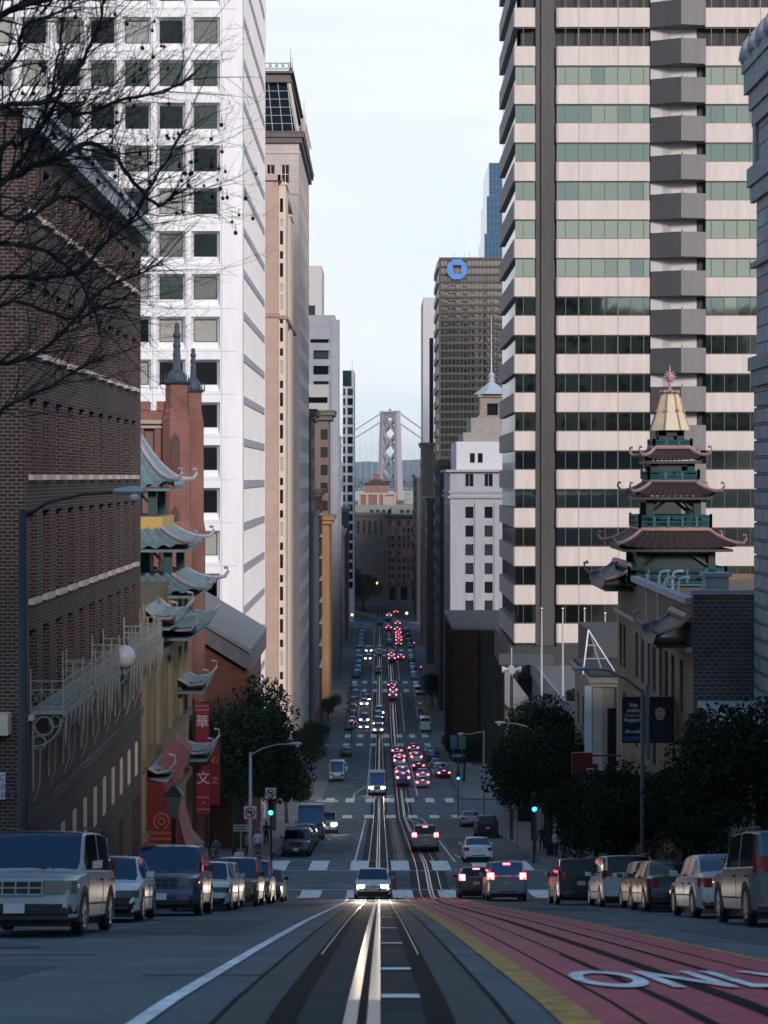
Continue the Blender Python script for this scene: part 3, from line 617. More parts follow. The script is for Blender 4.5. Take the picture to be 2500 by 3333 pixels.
# white office tower
b = Bld('white_office_tower', 'white concrete office tower with deep square windows on the left', 'building', -45.2, -12.8, 165, 198, 62, white_conc)
P, pz, n = 3.08, 3.833, 26; R = []
for j in range(n):
    for i in range(10): u1 = -14.32 - i * P; R.append((u1 - 2.62, u1, 41.12 - j * pz - 2.95 + 15.332, 41.12 - j * pz + 15.332))
R = [r for r in R if r[2] > -37]
wall_grid(b.mb, 'W', 165, -45.2, -12.8, b.zb, 62, R, .30, 0, 0, .10); b.done.add('W')
mbx = MB(); pan = [win_dark] * 4 + [win_mid] * 3 + [win_blind] * 2 + [M('window_half_blind', (.13, .135, .125), .35, var=.15)] * 3 + [win_black]
tint = {}
for r in R:
    a, b_, c, d = r[0] + .1, r[1] - .1, r[2] + .1, r[3] - .1
    q = (a + .12, b_ - .22, c + .62, d - .12)           # second, deeper step
    o = [(a, 165.30, c), (b_, 165.30, c), (b_, 165.30, d), (a, 165.30, d)]; p2 = [(q[0], 165.62, q[2]), (q[1], 165.62, q[2]), (q[1], 165.62, q[3]), (q[0], 165.62, q[3])]
    for k in range(4): mbx.quad(o[k], o[(k + 1) % 4], p2[(k + 1) % 4], p2[k])
    if q[1] > -34.5 and q[2] < 43: window(b.root, 'W', 165, q, .62, random.choice(pan if q[2] > 12 else [win_dark, win_black, win_black, win_blind]), black_metal, 1, 1, .05)
    else: mbx.quad(*[(x, 165.63, z) for x, _, z in p2])
mbx.build('window_reveals', white_conc, b.root)
mbj = MB()
for i in range(11): x = -14.19 - i * P; mbj.box(x - .018, x + .018, 164.985, 164.997, b.zb, 62)
for j in range(n + 1): z = 41.83 + 15.332 - j * pz; mbj.box(-45, -12.85, 164.986, 164.998, z - .016, z + .016)
mbj.build('panel_joint', white_dim, b.root)
b.close()
fins = MB(); sp = MB(); gl = MB()
for j in range(n):
    z = 56.36 - j * pz                       # floor line
    if z < -40: break
    f = MB()
    for i in range(24):
        y = 167.0 + i * 1.24; f.box(-12.797, -12.35, y, y + .34, z - 3.05, z - .02)
    f.build('window_fins', white_conc, b.root); f = MB(); f.box(-12.797, -12.33, 166.4, 197.6, z - 3.78, z - 3.08); f.build('spandrel', M('spandrel_grey', (.5, .49, .52), .75, var=.05), b.root)
    g_ = MB(); g_.quad((-12.79, 166.5, z - 3.05), (-12.79, 197.5, z - 3.05), (-12.79, 197.5, z - .02), (-12.79, 166.5, z - .02)); g_.build('window', win_mid, b.root)
mb = MB(); mb.box(-12.8, -12.3, 165.02, 166.4, b.zb, 62); mb.box(-12.8, -12.3, 197.0, 198, b.zb, 62); mb.build('corner_pier', white_conc, b.root)

# tan tower with bay windows
b = Bld('tan_bay_tower', 'tan stone tower with stacked bay windows behind the white tower', 'building', -32, -12.84, 232, 262, 37.7, tan_stone); b.close()
mb = MB(); mb.box(-32, -12.5, 231.6, 232.0, 37.2, 37.9); mb.box(-12.84, -12.4, 231.6, 262, 37.2, 37.9); mb.build('cornice', tan_stone, b.root)
mb = MB(); mb.box(-32, -12.6, 231.8, 231.997, 20.0, 20.5); mb.box(-12.837, -11.75, 233.3, 261, 19.9, 20.35); mb.build('belt_course', M('tan_trim', (.36, .24, .19), .7), b.root)
for ya, yb, zt in ((233.5, 240, 36.9), (246, 253, 34.6)):
    wr = []; z = 35.2 if ya < 240 else 33.4
    while z > -34: wr.append((-12.68, -12.28, z - 1.75, z)); wr.append((-12.68, -12.28, z - 3.55, z - 2.6)); z -= 4.1
    mb = MB(); wall_grid(mb, 'W', ya, -12.835, -11.95, -43, zt, wr, .15, 0)
    mb.quad((-11.95, ya, -43), (-11.95, yb, -43), (-11.95, yb, zt), (-11.95, ya, zt)); mb.quad((-12.83, ya, zt), (-11.95, ya, zt), (-11.95, yb, zt), (-12.83, yb, zt))
    mb.box(-12.83, -11.8, ya - .15, yb + .1, zt + .003, zt + .35); mb.build('bay', cream, b.root)
    if ya < 240:
        for r in wr: window(b.root, 'W', ya, r, .14, random.choice((win_black, win_black, win_dark, win_pale)), None)
    else:
        for r in wr[::2]: window(b.root, 'W', ya, r, .14, win_black, None)

# grey tower with a glass mansard and statues
b = Bld('mansard_tower', 'grey stone tower topped by a dark glazed mansard roof and statues', 'building', -42, -11.8, 268, 306, 49.0, grey_stone)
R = [(-14.35, -13.2, 42.6, 45.3), (-16.5, -15.3, 42.6, 45.3), (-18.7, -17.5, 42.6, 45.3), (-21, -19.8, 42.6, 45.3)]
b.face('W', R, .3, (win_black,), cream, 2, 2, .09)
R = []
for j in range(22): R += grid(270.5, 3.4, 11, 1.7, 45 - j * 3.9, 0, 1, 2.4)
wall_grid(b.mb, 'R', -11.8, 268, 306, b.zb, b.zt, [r for r in R if r[2] > -45], .35); b.done.add('R')
for j in range(22): mb = MB(); mb.quad((-12.12, 270, 42.6 - j * 3.9), (-12.12, 305, 42.6 - j * 3.9), (-12.12, 305, 45 - j * 3.9), (-12.12, 270, 45 - j * 3.9)); mb.build('window', win_dark, b.root)
b.close(); b.cornice(49.2, 1.4, .75, M('dark_cornice', (.12, .105, .095), .7, var=.2))
for j, z in ((0, 46.9), (1, 41.0)): mb = MB(); mb.box(-42, -11.6, 267.85, 267.997, z, z + .3); mb.build('belt_course', grey_stone, b.root)
mb = MB(); mb.frustum((-41.5, -12.0, 268.2, 305.5), (-39, -13.35, 270, 303), 50.05, 57.6); mb.build('mansard_roof', win_dark, b.root)
mb = MB()
for i in range(13):
    xb, xt = -13 - i * 1.45, -13.9 - i * 1.38; mb.tube([(xb + .3, 268.1, 50.1), (xt + .3, 269.9, 57.6)], .055, 4)
for j in range(6): t = j / 6; mb.tube([(-40, 268.05 + 1.85 * t, 50.1 + 7.5 * t), (-12.1 - 1.3 * t, 268.05 + 1.85 * t, 50.1 + 7.5 * t)], .05, 4)
mb.tube([(-12.0, 268.1, 50.1), (-13.35, 269.95, 57.6)], .32, 6); mb.build('mansard_ribs', grey_stone, b.root)
mb = MB(); mb.box(-39.6, -12.9, 269.4, 303.6, 57.6, 58.0); mb.box(-39.3, -13.1, 269.7, 303.3, 58.003, 58.9); mb.box(-39.9, -12.6, 269.1, 303.9, 58.903, 59.2); mb.build('roof_cornice', M('dark_cornice', (.12, .105, .095), .7), b.root)
crest = M('crest_iron', (.055, .075, .10), .5, var=0); mb = MB()
for i in range(12):
    x = -13.75 - i * .92; mb.tube([(x + .36 * cos(q * pi / 8), 269.5, 60.0 + .40 * sin(q * pi / 8)) for q in range(17)], .05, 5); mb.tube([(x + .46, 269.5, 59.2), (x + .46, 269.5, 60.6)], .04, 5)
mb.tube([(-25, 269.5, 59.5), (-13.2, 269.5, 59.5)], .04, 4); mb.tube([(-25, 269.5, 60.4), (-13.2, 269.5, 60.4)], .04, 4); mb.build('roof_cresting', crest, b.root)
for (x, y, zb, h) in ((-13.1, 270, 59.2, 3.6), (-13.0, 273, 59.2, 2.9), (-12.2, 296, 56.2, 4.2), (-12.05, 300, 56.0, 3.2)):
    mb = MB(); mb.lathe((x, y, zb), [(.22, 0), (.16, .5), (.07, 1.0), (.13, 1.15), (.05, 1.4), (.02, h)], 8); mb.build('finial', crest, b.root)
mb = MB(); mb.box(-12.9, -11.9, 294, 301, 52.5, 55.2); mb.frustum((-13, -11.75, 293.7, 301.3), (-12.7, -12.1, 294.4, 300.6), 55.203, 56.1); mb.build('dormer', grey_stone, b.root)
for y in (278, 284.5, 291):
    st = thing('statue', 'pale draped rooftop statue on the grey tower cornice, %s of three' % {278: 'nearest', 284.5: 'middle', 291: 'farthest'}[y], 'statue', (-11.6, y, 50.05), 'statues on the grey tower')
    mb = MB(); mb.lathe((-11.6, y, 50.05), [(.62, 0), (.6, .4), (.48, 1.3), (.5, 2.2), (.58, 2.75), (.34, 3.1), (.16, 3.3), (.27, 3.55), (.25, 3.85), (.08, 4.05)], 10); mb.tube([(-11.1, y, 52.8), (-10.9, y - .2, 51.6)], [.16, .1], 6); mb.build('draped_figure', M('statue_stone', (.44, .36, .31), .8, var=.15), st, smooth=True)

def floors(v0, pv, n, h): return [(v0 - i * pv - h, v0 - i * pv) for i in range(n)]
b = Bld('brown_column_building', 'brown stone building with fluted columns between the grey tower and the side street', 'building', -30, -11.5, 309, 325, 10.5, brown_stone)
b.face('R', grid(310.5, 2.4, 6, 1.3, 8.5, 3.6, 13, 2.0), .3, (win_far,)); b.close(); b.cornice(10.3, 1.6, .9, brown_stone)
for y in (310, 312.8, 315.6, 318.4, 321.2, 324): mb = MB(); mb.lathe((-11.25, y, -40), [(.5, 0), (.5, 30), (.42, 33), (.7, 33.6), (.7, 34)], 10); mb.build('column', M('grey_column', (.24, .23, .22), .8, var=.1), b.root)
b = Bld('dark_red_building', 'dark red stone building left of the ochre corner block', 'building', -30, -11.7, 349, 373, -3.0, dark_red_stone)
b.face('R', grid(350.5, 2.5, 9, 1.3, -5, 3.9, 10, 2.1), .3, (win_black,)); b.close(); b.cornice(-3.2, 1.2, .7, brown_stone)
for j in range(8): mb = MB(); mb.box(-11.69, -11.2, 355, 371, -7.5 - j * 4.2, -7.3 - j * 4.2); mb.build('ledge', cream, b.root)
b = Bld('ochre_corner_block', 'narrow ochre terracotta building with a carved cornice lit from the west', 'building', -26, -10.3, 375, 392, -8.6, ochre)
b.face('W', grid(-25, 2.6, 5, 1.3, -11, 3.9, 9, 2.2), .25, (win_far,)); b.close(); b.cornice(-8.9, 1.5, 1.0, ochre)
b = Bld('brown_cornice_building', 'tall brown building with a heavy projecting cornice above the ochre block', 'building', -34, -11.0, 394, 406, 13.2, brown_stone)
b.face('W', grid(-33, 2.9, 8, 1.5, 10, 3.8, 10, 2.2), .3, (win_far,)); b.close(); b.cornice(13, 1.8, 1.3, M('dark_cornice', (.12, .105, .095), .7))
b = Bld('pale_stepped_block', 'pale banded office block stepping up behind the brown cornice', 'building', -30, -11.3, 408, 421, 20.3, M('pale_grey_band', (.40, .385, .38), .75, var=.06))
b.face('W', [(-29, -11.6, z0, z1) for z0, z1 in floors(17.5, 4.1, 8, 1.3)], .3, (win_dark,), None); b.close()
b = Bld('grey_concrete_tower', 'blue grey concrete office building with wide window bands and rounded corner', 'building', -34, -10.9, 445, 480, 38.9, pale_conc)
R = []
for z0, z1 in floors(30.4, 3.72, 17, 2.15): R += [(-16.1, -11.9, z0, z1), (-22.5, -17.4, z0, z1)]
b.face('W', R + [(-16.8, -11.7, 32.2, 33.1)], .8, (win_black, win_far, win_dark)); b.close()
mb = MB(); mb.lathe((-11.2, 446.2, 0), [(1.45, -50), (1.45, 37.8)], 18); mb.build('corner_column', pale_conc, b.root, smooth=True)
mb = MB(); mb.lathe((-11.2, 460, 0), [(1.6, -50), (1.6, 10)], 18); mb.build('street_column', pale_conc, b.root, smooth=True)
b = Bld('pale_slab_tower', 'pale slab tower rising far behind the grey tower', 'building', -52, -20.3, 642, 670, 73.3, M('pale_slab', (.50, .46, .44), .7, var=.04))
b.face('W', grid(-46.6, 3.6, 7, 2.4, 59.5, 9.2, 6, 3.8) + grid(-46.6, 3.6, 7, 2.4, 53.5, 9.2, 6, 2.2), .4, (win_far, M('tan_infill', (.38, .30, .24), .7))); b.close()
b = Bld('gridded_glass_tower', 'slim tower with a pale grid of dark windows and a green glass top', 'building', -12.6, -8.75, 622, 650, 35.8, M('pale_frame', (.45, .46, .48), .6, var=.05))
R = []
for z0, z1 in floors(29.6, 3.26, 21, 2.35): R += [(-12.45, -11.7, z0, z1), (-10.95, -9.2, z0, z1)]
b.face('W', R, .5, (win_black, win_far, win_dark)); b.close()
mb = MB(); mb.box(-12.55, -9.6, 621.8, 621.99, 30.4, 35.6); mb.build('glass_crown', glass('green_crown', (.5, .8, .72), .16, .1), b.root)
mb = MB(); mb.tube([(-9.5, 630, 35.8), (-9.5, 630, 39.5)], .12); mb.build('mast', steel, b.root)
for k, (ya, yb, x1, zt) in enumerate(((482, 503, -10.4, -14), (524, 555, -10.2, -16), (556, 598, -10.0, -10), (652, 712, -9.4, -22))):
    b = Bld('dark_street_building', 'dark low street building in shade, %s along the far left side' % ('nearest of four', 'second of four', 'third of four', 'farthest of four')[k], 'building', -28, x1, ya, yb, zt, brown_stone if k % 2 else grey_dark, group='dark street buildings on the far left')
    b.face('R', grid(ya + 1, 3, int((yb - ya) / 3), 1.6, zt - 2, 4, 5, 2.2), .3, (win_far, win_pale)); b.close(); b.cornice(zt - .2, 1, .5, grey_paint)
# ------------------------------------------------------------------ right side of the street
# striped office tower
X0, Y0 = 13.5, 185.0
tw = thing('striped_office_tower', 'tall office tower with pink spandrel bands, green glass and a stack of grey balconies', 'building', (26, 196, zg(196)))
mb = MB(); mb.box(14.2, 44, 186.0, 207.4, -17, 64); mb.build('core', M('tower_core', (.03, .032, .035), .7, var=0), tw)
bronze = M('bronze_mullion', (.11, .085, .068), .45, .3, var=0)
T0, PT, SH = 47.0 + 3 * 3.864, 3.864, 1.90
def rnd_panel(mb, xa, xb, y, z0, z1, r=.35, ends=(1, 1)):
    """spandrel with rounded vertical ends"""
    pts = []
    if ends[0]: pts += [(xa + .0, y + .9), (xa, y + r)] + [(xa + r - r * cos(q * pi / 8), y + r - r * sin(q * pi / 8)) for q in range(1, 5)]
    else: pts += [(xa, y + .9), (xa, y)]
    if ends[1]: pts += [(xb - r + r * sin(q * pi / 8), y + r - r * cos(q * pi / 8)) for q in range(0, 5)] + [(xb, y + .9)]
    else: pts += [(xb, y), (xb, y + .9)]
    mb.prism([(px, py, z0) for px, py in pts], (0, 0, 1), z1 - z0)
rg = random.Random(3)
for k in range(20):
    zt = T0 - k * PT; zs = zt - SH; zw0 = zs - (PT - SH); fg = green_glass[(k * 7 // 3) % 3]
    for xa, xb, cuts, en in ((13.5, 15.62, [], (0, 1)), (17.66, 27.14, [19.96, 23.9], (1, 1)), (32.66, 44, [38.2], (0, 0))):
        e = [xa] + cuts + [xb]
        for i in range(len(e) - 1):
            mb = MB(); rnd_panel(mb, e[i] + (.02 if i else 0), e[i + 1] - (.02 if i < len(e) - 2 else 0), Y0, zs, zt, .3, (en[0] and i == 0, en[1] and i == len(e) - 2)); mb.build('spandrel', pale_pink, tw)
        if k < 19 or True:
            mb = MB(); mb.box(xa + .08, xb - .05, Y0 + .16, Y0 + .26, zs - .1, zs - .004); mb.box(xa + .08, xb - .05, Y0 + .16, Y0 + .26, zw0 + .004, zw0 + .1)
            xm = [x for x in ((14.4,) if xa < 14 else (18.64, 19.96, 21.25, 22.6, 23.9, 25.2, 26.5) if xa < 20 else (33.3, 34.6, 35.9, 37.2, 38.2, 39.5)) if xa < x < xb]
            for x in xm: wd = .055 if x in (19.96, 23.9, 38.2) else .03; mb.box(x - wd, x + wd, Y0 + .18, Y0 + .27, zw0 + .101, zs - .101)
            mb.build('mullion', bronze, tw)
            ex = [xa + .1] + xm + [xb - .06]
            if zw0 < 43 and zt > -17: 
                for i in range(len(ex) - 1):
                    mb = MB(); t = rg.uniform(-.003, .003); mb.quad((ex[i], Y0 + .30 + t, zw0), (ex[i + 1], Y0 + .30 - t, zw0), (ex[i + 1], Y0 + .30 - t + rg.uniform(-.003, .003), zs), (ex[i], Y0 + .30 + t, zs))
                    if not 'gw' in globals(): gw = 0
                    gw += 1; (mb.build('window', fg if rg.random() < .8 else rg.choice(green_glass), tw))
    # north side, along the street
    mb = MB(); mb.box(13.42, 14.25, 185.12, 207.5, zs, zt); mb.build('side_spandrel', M('side_spandrel', (.33, .31, .32), .7, var=.05), tw)  # unlit side: panels darker than the front, shade put into the colour
    mb = MB(); mb.quad((13.75, 185.3, zw0), (13.75, 207.3, zw0), (13.75, 207.3, zs), (13.75, 185.3, zs)); mb.build('side_window', win_dark, tw)
mb = MB(); mb.box(15.66, 16.2, 185.5, 186, -17, 64); mb.box(16.2, 17.45, 185.2, 186, -46, 64); mb.box(17.45, 17.62, 185.6, 186, -17, 64); mb.build('dark_pier', M('bronze_pier', (.055, .053, .050), .6, .1, var=.25, scale=.5, streak=True), tw)
for k in range(19):
    z1 = 43.75 + 3 * PT - k * PT; z0 = z1 - 2.5
    if z0 < -16: break
    mb = MB(); mb.prism([(27.2, 185.9, z0), (27.2, 185.25, z0), (30.05, 183.9, z0 - .0), (32.6, 184.35, z0), (32.6, 185.9, z0)], (0, 0, 1), 2.5); o = mb.build('balcony', [grey_paint, grey_dark], tw)
    o.data.polygons[3].material_index = 1; o.data.polygons[2].material_index = 1  # left faces take a darker concrete: their shade is in the colour
    mb = MB(); mb.box(27.25, 31.9, 185.7, 185.98, z0 - 1.37, z0 - .0); mb.build('balcony_wall', pale_wall, tw)
    mb = MB(); mb.box(28.5, 29.3, 185.66, 185.697, z0 - 1.36, z0 - .35); mb.build('balcony_door', M('grey_door', (.33, .32, .33), .6), tw)
    mb = MB(); mb.tube([(30.2, 184.3, z1), (30.2, 184.3, z1 + .25)], .05, 5); mb.build('spout', black_metal, tw)
mb = MB(); mb.box(12.9, 44, 184.4, 207.6, -20.2, -17.02); mb.build('soffit', black_metal, tw)
mb = MB(); mb.box(13.9, 44, 186.4, 207, zg(205) - 1, -20.21)
mb.build('podium', M('podium_dark', (.025, .027, .03), .4, var=.2), tw)
for x in (16.9, 22.0, 31.0): mb = MB(); mb.box(x - .45, x + .45, 185.1, 186.0, zg(185) - 1, -20.22); mb.build('column', pale_wall, tw)

# forecourt terrace with planters, ramp walls and flagpoles
pz_ = -18.9
te = thing('raised_terrace', 'raised pale stone terrace with steps in front of the striped tower', 'terrace', (19, 168, zg(168)))
pst = M('terrace_stone', (.17, .17, .175), .8, var=.12)
mb = MB(); mb.box(15.2, 44, 150, 184.3, zg(184) - 1, pz_); mb.build('retaining_wall', pst, te)
mb = MB(); mb.box(15.0, 44, 149.6, 149.997, pz_ - .9, pz_ + .55); mb.box(15.0, 15.197, 150, 184, pz_ - .9, pz_ + .55); mb.build('parapet', M('parapet_white', (.30, .30, .32), .7, var=.08), te)
mb = MB()
for (xa, za, xb, zb) in ((11.3, -17.2, 14.9, -22.0), (11.4, -21.2, 13.0, -25.0)): mb.prism([(xa, 167, za), (xb, 167, zb), (xb, 167, zb - 2.2), (xa, 167, za - 3.4)], (0, 1, 0), .6)
mb.build('ramp_wall', M('ramp_stone', (.20, .20, .21), .8, var=.12), te)
mb = MB(); mb.box(11.3, 16.5, 175, 175.5, -17.9, -16.9); mb.build('walkway', M('slate_walkway', (.05, .058, .068), .7), te)
for k, (xs, d) in enumerate(((1763, 158), (1832, 158.6), (1903, 159.2), (1970, 159.8))):
    a = at(xs, (1985, 1985, 1985, 2000)[k], d); fp = thing('flagpole', 'white flagpole with a gold ball before the striped tower, %s from the street' % ('first', 'second', 'third', 'fourth')[k], 'flagpole', (a.x, d, pz_), 'flagpoles on the terrace')
    mb = MB(); mb.tube([(a.x, d, pz_), (a.x, d, a.z)], [.1, .06], 8); mb.build('pole', M('pole_white', (.55, .57, .58), .4, .3, var=0), fp)
    mb = MB(); mb.ball((a.x, d, a.z + .1), .13); mb.build('ball', M('gold_ball', (.6, .42, .15), .3, .8, var=0), fp)

# tan corner block on the far side of the crossing
b = Bld('tan_pilaster_block', 'low tan building with pilasters beyond the crossing on the right', 'building', 13.1, 26, 113.5, 124, -12.6, M('tan_stucco', (.27, .215, .17), .8, var=.12, scale=.5, streak=True))
b.face('W', [(14.0, 14.55, -20.5, -14.3), (15.2, 15.8, -20.5, -14.3)], .25, (win_far,)); b.face('L', grid(115, 3, 3, 1.4, -14.2, 3.6, 2, 2.2), .3, (win_far,)); b.close(); b.cornice(-12.7, .5, .3, M('tan_trim2', (.3, .25, .2), .8)); mb = MB(); mb.box(13.0, 26, 113.4, 124, -12.38, -12.2); mb.build('roof', M('tar_roof', (.03, .032, .034), .8, var=.2), b.root)
mb = MB()
for x in (13.35, 14.85, 16.1): mb.box(x - .3, x + .3, 113.2, 113.497, -24, -13.0)
mb.build('pilaster', M('tan_pilaster', (.33, .27, .22), .8, var=.1), b.root)
mb = MB(); mb.box(12.6, 13.0, 113.2, 113.6, -24, -12.9); mb.build('corner_pipe', M('pale_blue_post', (.38, .42, .47), .6), b.root)
b = Bld('dark_grey_block', 'plain dark grey block behind the tan pilaster building', 'building', 14.4, 26, 124.5, 134, -10.6 , M('slate_wall', (.05, .054, .06), .7, var=.1)); b.close()
fr = thing('roof_frame', 'pale steel tripod frame on the roof of the tan pilaster building', 'frame', (13.9, 116, -12.4)); mb = MB()
tp = at(1915, 2050, 116)
for dx, dy in ((-1.2, -.6), (.9, -.6), (.2, 1.2)): mb.tube([(13.9 + dx, 116 + dy, -12.4), (tp.x, 116, tp.z)], .06, 5)
for t in (.35, .65): mb.tube([(13.9 - 1.2 * (1 - t) + (tp.x - 13.9) * t, 115.4 + .6 * t, -12.4 + (tp.z + 12.4) * t), (13.9 + .9 * (1 - t) + (tp.x - 13.9) * t, 115.4 + .6 * t, -12.4 + (tp.z + 12.4) * t)], .04, 5)
mb.build('legs', M('pale_steel', (.4, .43, .46), .5, .3, var=0), fr)

# corner building with the pagoda
pg = thing('corner_pagoda_building', 'tan brick corner building with a dark tiled pagoda tower and pink ridges', 'building', (14, 84, zg(84)))
tanb = coursed('tan_brick', (.22, .155, .10), (.17, .125, .085), (.2, .16, .12), .25, .08, .01, var=.25)
mb = MB(); wr = [(y - .42, y + .42, -9.6, -7.45) for y in (74.6, 76.8, 78.5, 80.2, 82, 83.8, 85.7, 87.6, 92.0, 93.4)]
wr2 = [(y - .5, y + .5, -12.9, -10.8) for y in (82, 83.8, 85.7, 87.6, 89.4, 92)]
wall_grid(mb, 'L', 12.2, 72, 94.5, -25, -5.0, wr + wr2, .45); mb.quad((12.2, 94.5, -25), (24, 94.5, -25), (24, 94.5, -5), (12.2, 94.5, -5)); mb.quad((12.2, 72, -5.3), (24, 72, -5.3), (24, 94.5, -5.3), (12.2, 94.5, -5.3)); mb.build('wall', tanb, pg)
for r in wr + wr2: window(pg, 'L', 12.2, r, .42, win_black, bronze, 1, 2, .06)
mb = MB(); mb.box(12.2, 24, 71.6, 71.997, -25, -4.6); mb.build('party_wall', brick_painted, pg)
mb = MB(); mb.box(12.05, 24, 71.5, 71.95, -4.598, -4.42); mb.box(11.9, 12.3, 72, 94.7, -4.99, -4.75); mb.box(12.0, 12.197, 72, 94.6, -6.9, -6.7); mb.build('parapet_coping', M('blue_grey_coping', (.36, .38, .41), .7, var=.1), pg)
mb = MB(); mb.box(12.8, 13.7, 72.4, 73.2, -5, -3.95); mb.box(12.7, 13.8, 72.3, 73.3, -3.947, -3.8); mb.build('chimney', M('chimney_render', (.34, .36, .38), .8, var=.15), pg)
pipe = M('white_pipe', (.55, .57, .58), .5, var=.1); mb = MB()
for x, y, h in ((12.5, 81, .55), (12.5, 82.6, .75), (13.1, 82.6, .75), (13.1, 81, .55)):
    mb.tube([(x, y, -5.3), (x, y, -5 + h - .25), (x + .06, y, -5 + h - .06), (x + .25, y, -5 + h), (x + .5, y, -5 + h)], .07, 6)
mb.tube([(12.02, 83, -4.4), (12.02, 83, -9.4), (12.0, 83, -11.5)], .06, 6); mb.tube([(12.02, 79.6, -4.9), (12.02, 79.6, -10)], .06, 6); mb.build('roof_pipes', pipe, pg)
ridge_pink = M('pink_ridge', (.40, .23, .22), .6, var=.15, scale=3); tile_dark = M('dark_tile', (.036, .022, .020), .55, var=.2, scale=3); rail_teal = M('teal_railing', (.016, .09, .10), .6, var=.1)
cx, cy = 14.15, 90.0
tiers = tuple((a, b_, (1550 - (1150 + ye / 2.552)) / 66.67, (1550 - (1150 + yt / 2.552)) / 66.67) for a, b_, ye, yt in ((2.68, 1.61, 1605, 1462), (1.85, 1.05, 1185, 1068), (1.36, .84, 890, 792)))
for hb, ht, ze, zt in tiers:
    mb = MB(); pagoda_roof(mb, cx, cy, hb, ht, ze, zt, .22, 13, rib=.03, conc=1.1); mb.build('tiled_roof', tile_dark, pg)
    hip_ridges(pg, ridge_pink, cx, cy, hb, ht, ze, zt, .22, .085, conc=1.1, tip=.62)
    mb = MB(); q = ht + .06
    for a in range(4): sx = ((-q, -q, q, -q), (q, -q, q, q), (q, q, -q, q), (-q, q, -q, -q))[a]; mb.tube([(cx + sx[0], cy + sx[1], zt + .06), (cx + sx[2], cy + sx[3], zt + .06)], .10, 6)
    mb.build('top_ridge', ridge_pink, pg)
def zz(y): return (1550 - (1150 + y / 2.552)) / 66.67
# bodies: (half, z0, z1, railing half, rail z0, rail z1)
for h, y0, y1, rh, r0, r1 in ((1.72, 1900, 1605, 2.3, 1890, 1770), (1.13, 1440, 1188, 1.7, 1440, 1350), (.88, 1046, 892, 1.2, 1046, 985), (.43, 775, 640, .9, 775, 732)):
    z0, z1, q0, q1 = zz(y0), zz(y1), zz(r0), zz(r1); mb = MB()
    for sx in (-1, 1):
        for sy in (-1, 1):
            mb.box(cx + sx * h - .17, cx + sx * h + .17, cy + sy * h - .17, cy + sy * h + .17, z0, z1)
        if h > 1:
            for sy in (-1, 1): mb.tube([(cx + sx * h, cy + sy * h, z0 + (z1 - z0) * .45), (cx + sx * h * .25, cy + sy * h, z1 - .1)], .09, 5)
    mb.box(cx - h - .17, cx + h + .17, cy - h - .17, cy + h + .17, z1 - .28, z1 - .02)
    if h > 1.5: mb.box(cx - h + .1, cx + h - .1, cy - h + .1, cy + h - .1, z0, z1)
    mb.build('tower_frame', M('pagoda_dark_green', (.008, .022, .024), .6, var=0), pg)
    mb = MB(); n = 5 if rh > 1.6 else 3
    for a in range(4):
        for i in range(n + 1):
            u = -rh + 2 * rh * i / n; x, y = ((u, -rh), (rh, u), (-u, rh), (-rh, -u))[a]; mb.box(cx + x - .06, cx + x + .06, cy + y - .06, cy + y + .06, q0, q1 + (.12 if i in (0, n) else 0))
        for zq in (q1, (q0 + q1) / 2, q0 + .06):
            p = (((-rh, -rh), (rh, -rh)), ((rh, -rh), (rh, rh)), ((rh, rh), (-rh, rh)), ((-rh, rh), (-rh, -rh)))[a]
            mb.tube([(cx + p[0][0], cy + p[0][1], zq), (cx + p[1][0], cy + p[1][1], zq)], .06, 4)
    mb.box(cx - rh, cx + rh, cy - rh, cy + rh, q0 - .12, q0 - .02); mb.build('railing', rail_teal, pg)
cap = M('dull_gold_cap', (.62, .55, .36), .6, var=.12, scale=2); zb = zz(640)
prof = [(r * .53, zz(y)) for r, y in ((1.86, 642), (1.72, 600), (1.50, 550), (1.28, 490), (1.12, 430), (.98, 380), (.78, 345), (.45, 328))]
mb = MB(); mb.lathe((cx, cy, 0), prof, 8); mb.build('bell_roof', cap, pg)
mb = MB()
for q in range(8):
    a = 2 * pi * (q + .5) / 8; mb.tube([(cx + (r + .02) * cos(a), cy + (r + .02) * sin(a), z) for r, z in prof], .04, 5); mb.ball((cx + 0.7 * cos(a), cy + 0.7 * sin(a), zz(480)), .1, 0, 6)
for q in range(8): a = 2 * pi * q / 8; mb.ball((cx + .42 * cos(a), cy + .42 * sin(a), zz(320)), .09, 0, 6)
mb.lathe((cx, cy, 0), [(.44, zz(326)), (.44, zz(312)), (.15, zz(305)), (.06, zz(290)), (.07, zz(240)), (.15, zz(225)), (.19, zz(200)), (.15, zz(175)), (.06, zz(160)), (.05, zz(130)), (.015, zz(95))], 8)
for q in range(12): a = q * pi / 6; mb.tube([(cx + .17 * cos(a), cy, zz(198) + .17 * sin(a)), (cx + .34 * cos(a), cy, zz(198) + .34 * sin(a))], [.055, .02], 5)
mb.build('finial', ridge_pink, pg)
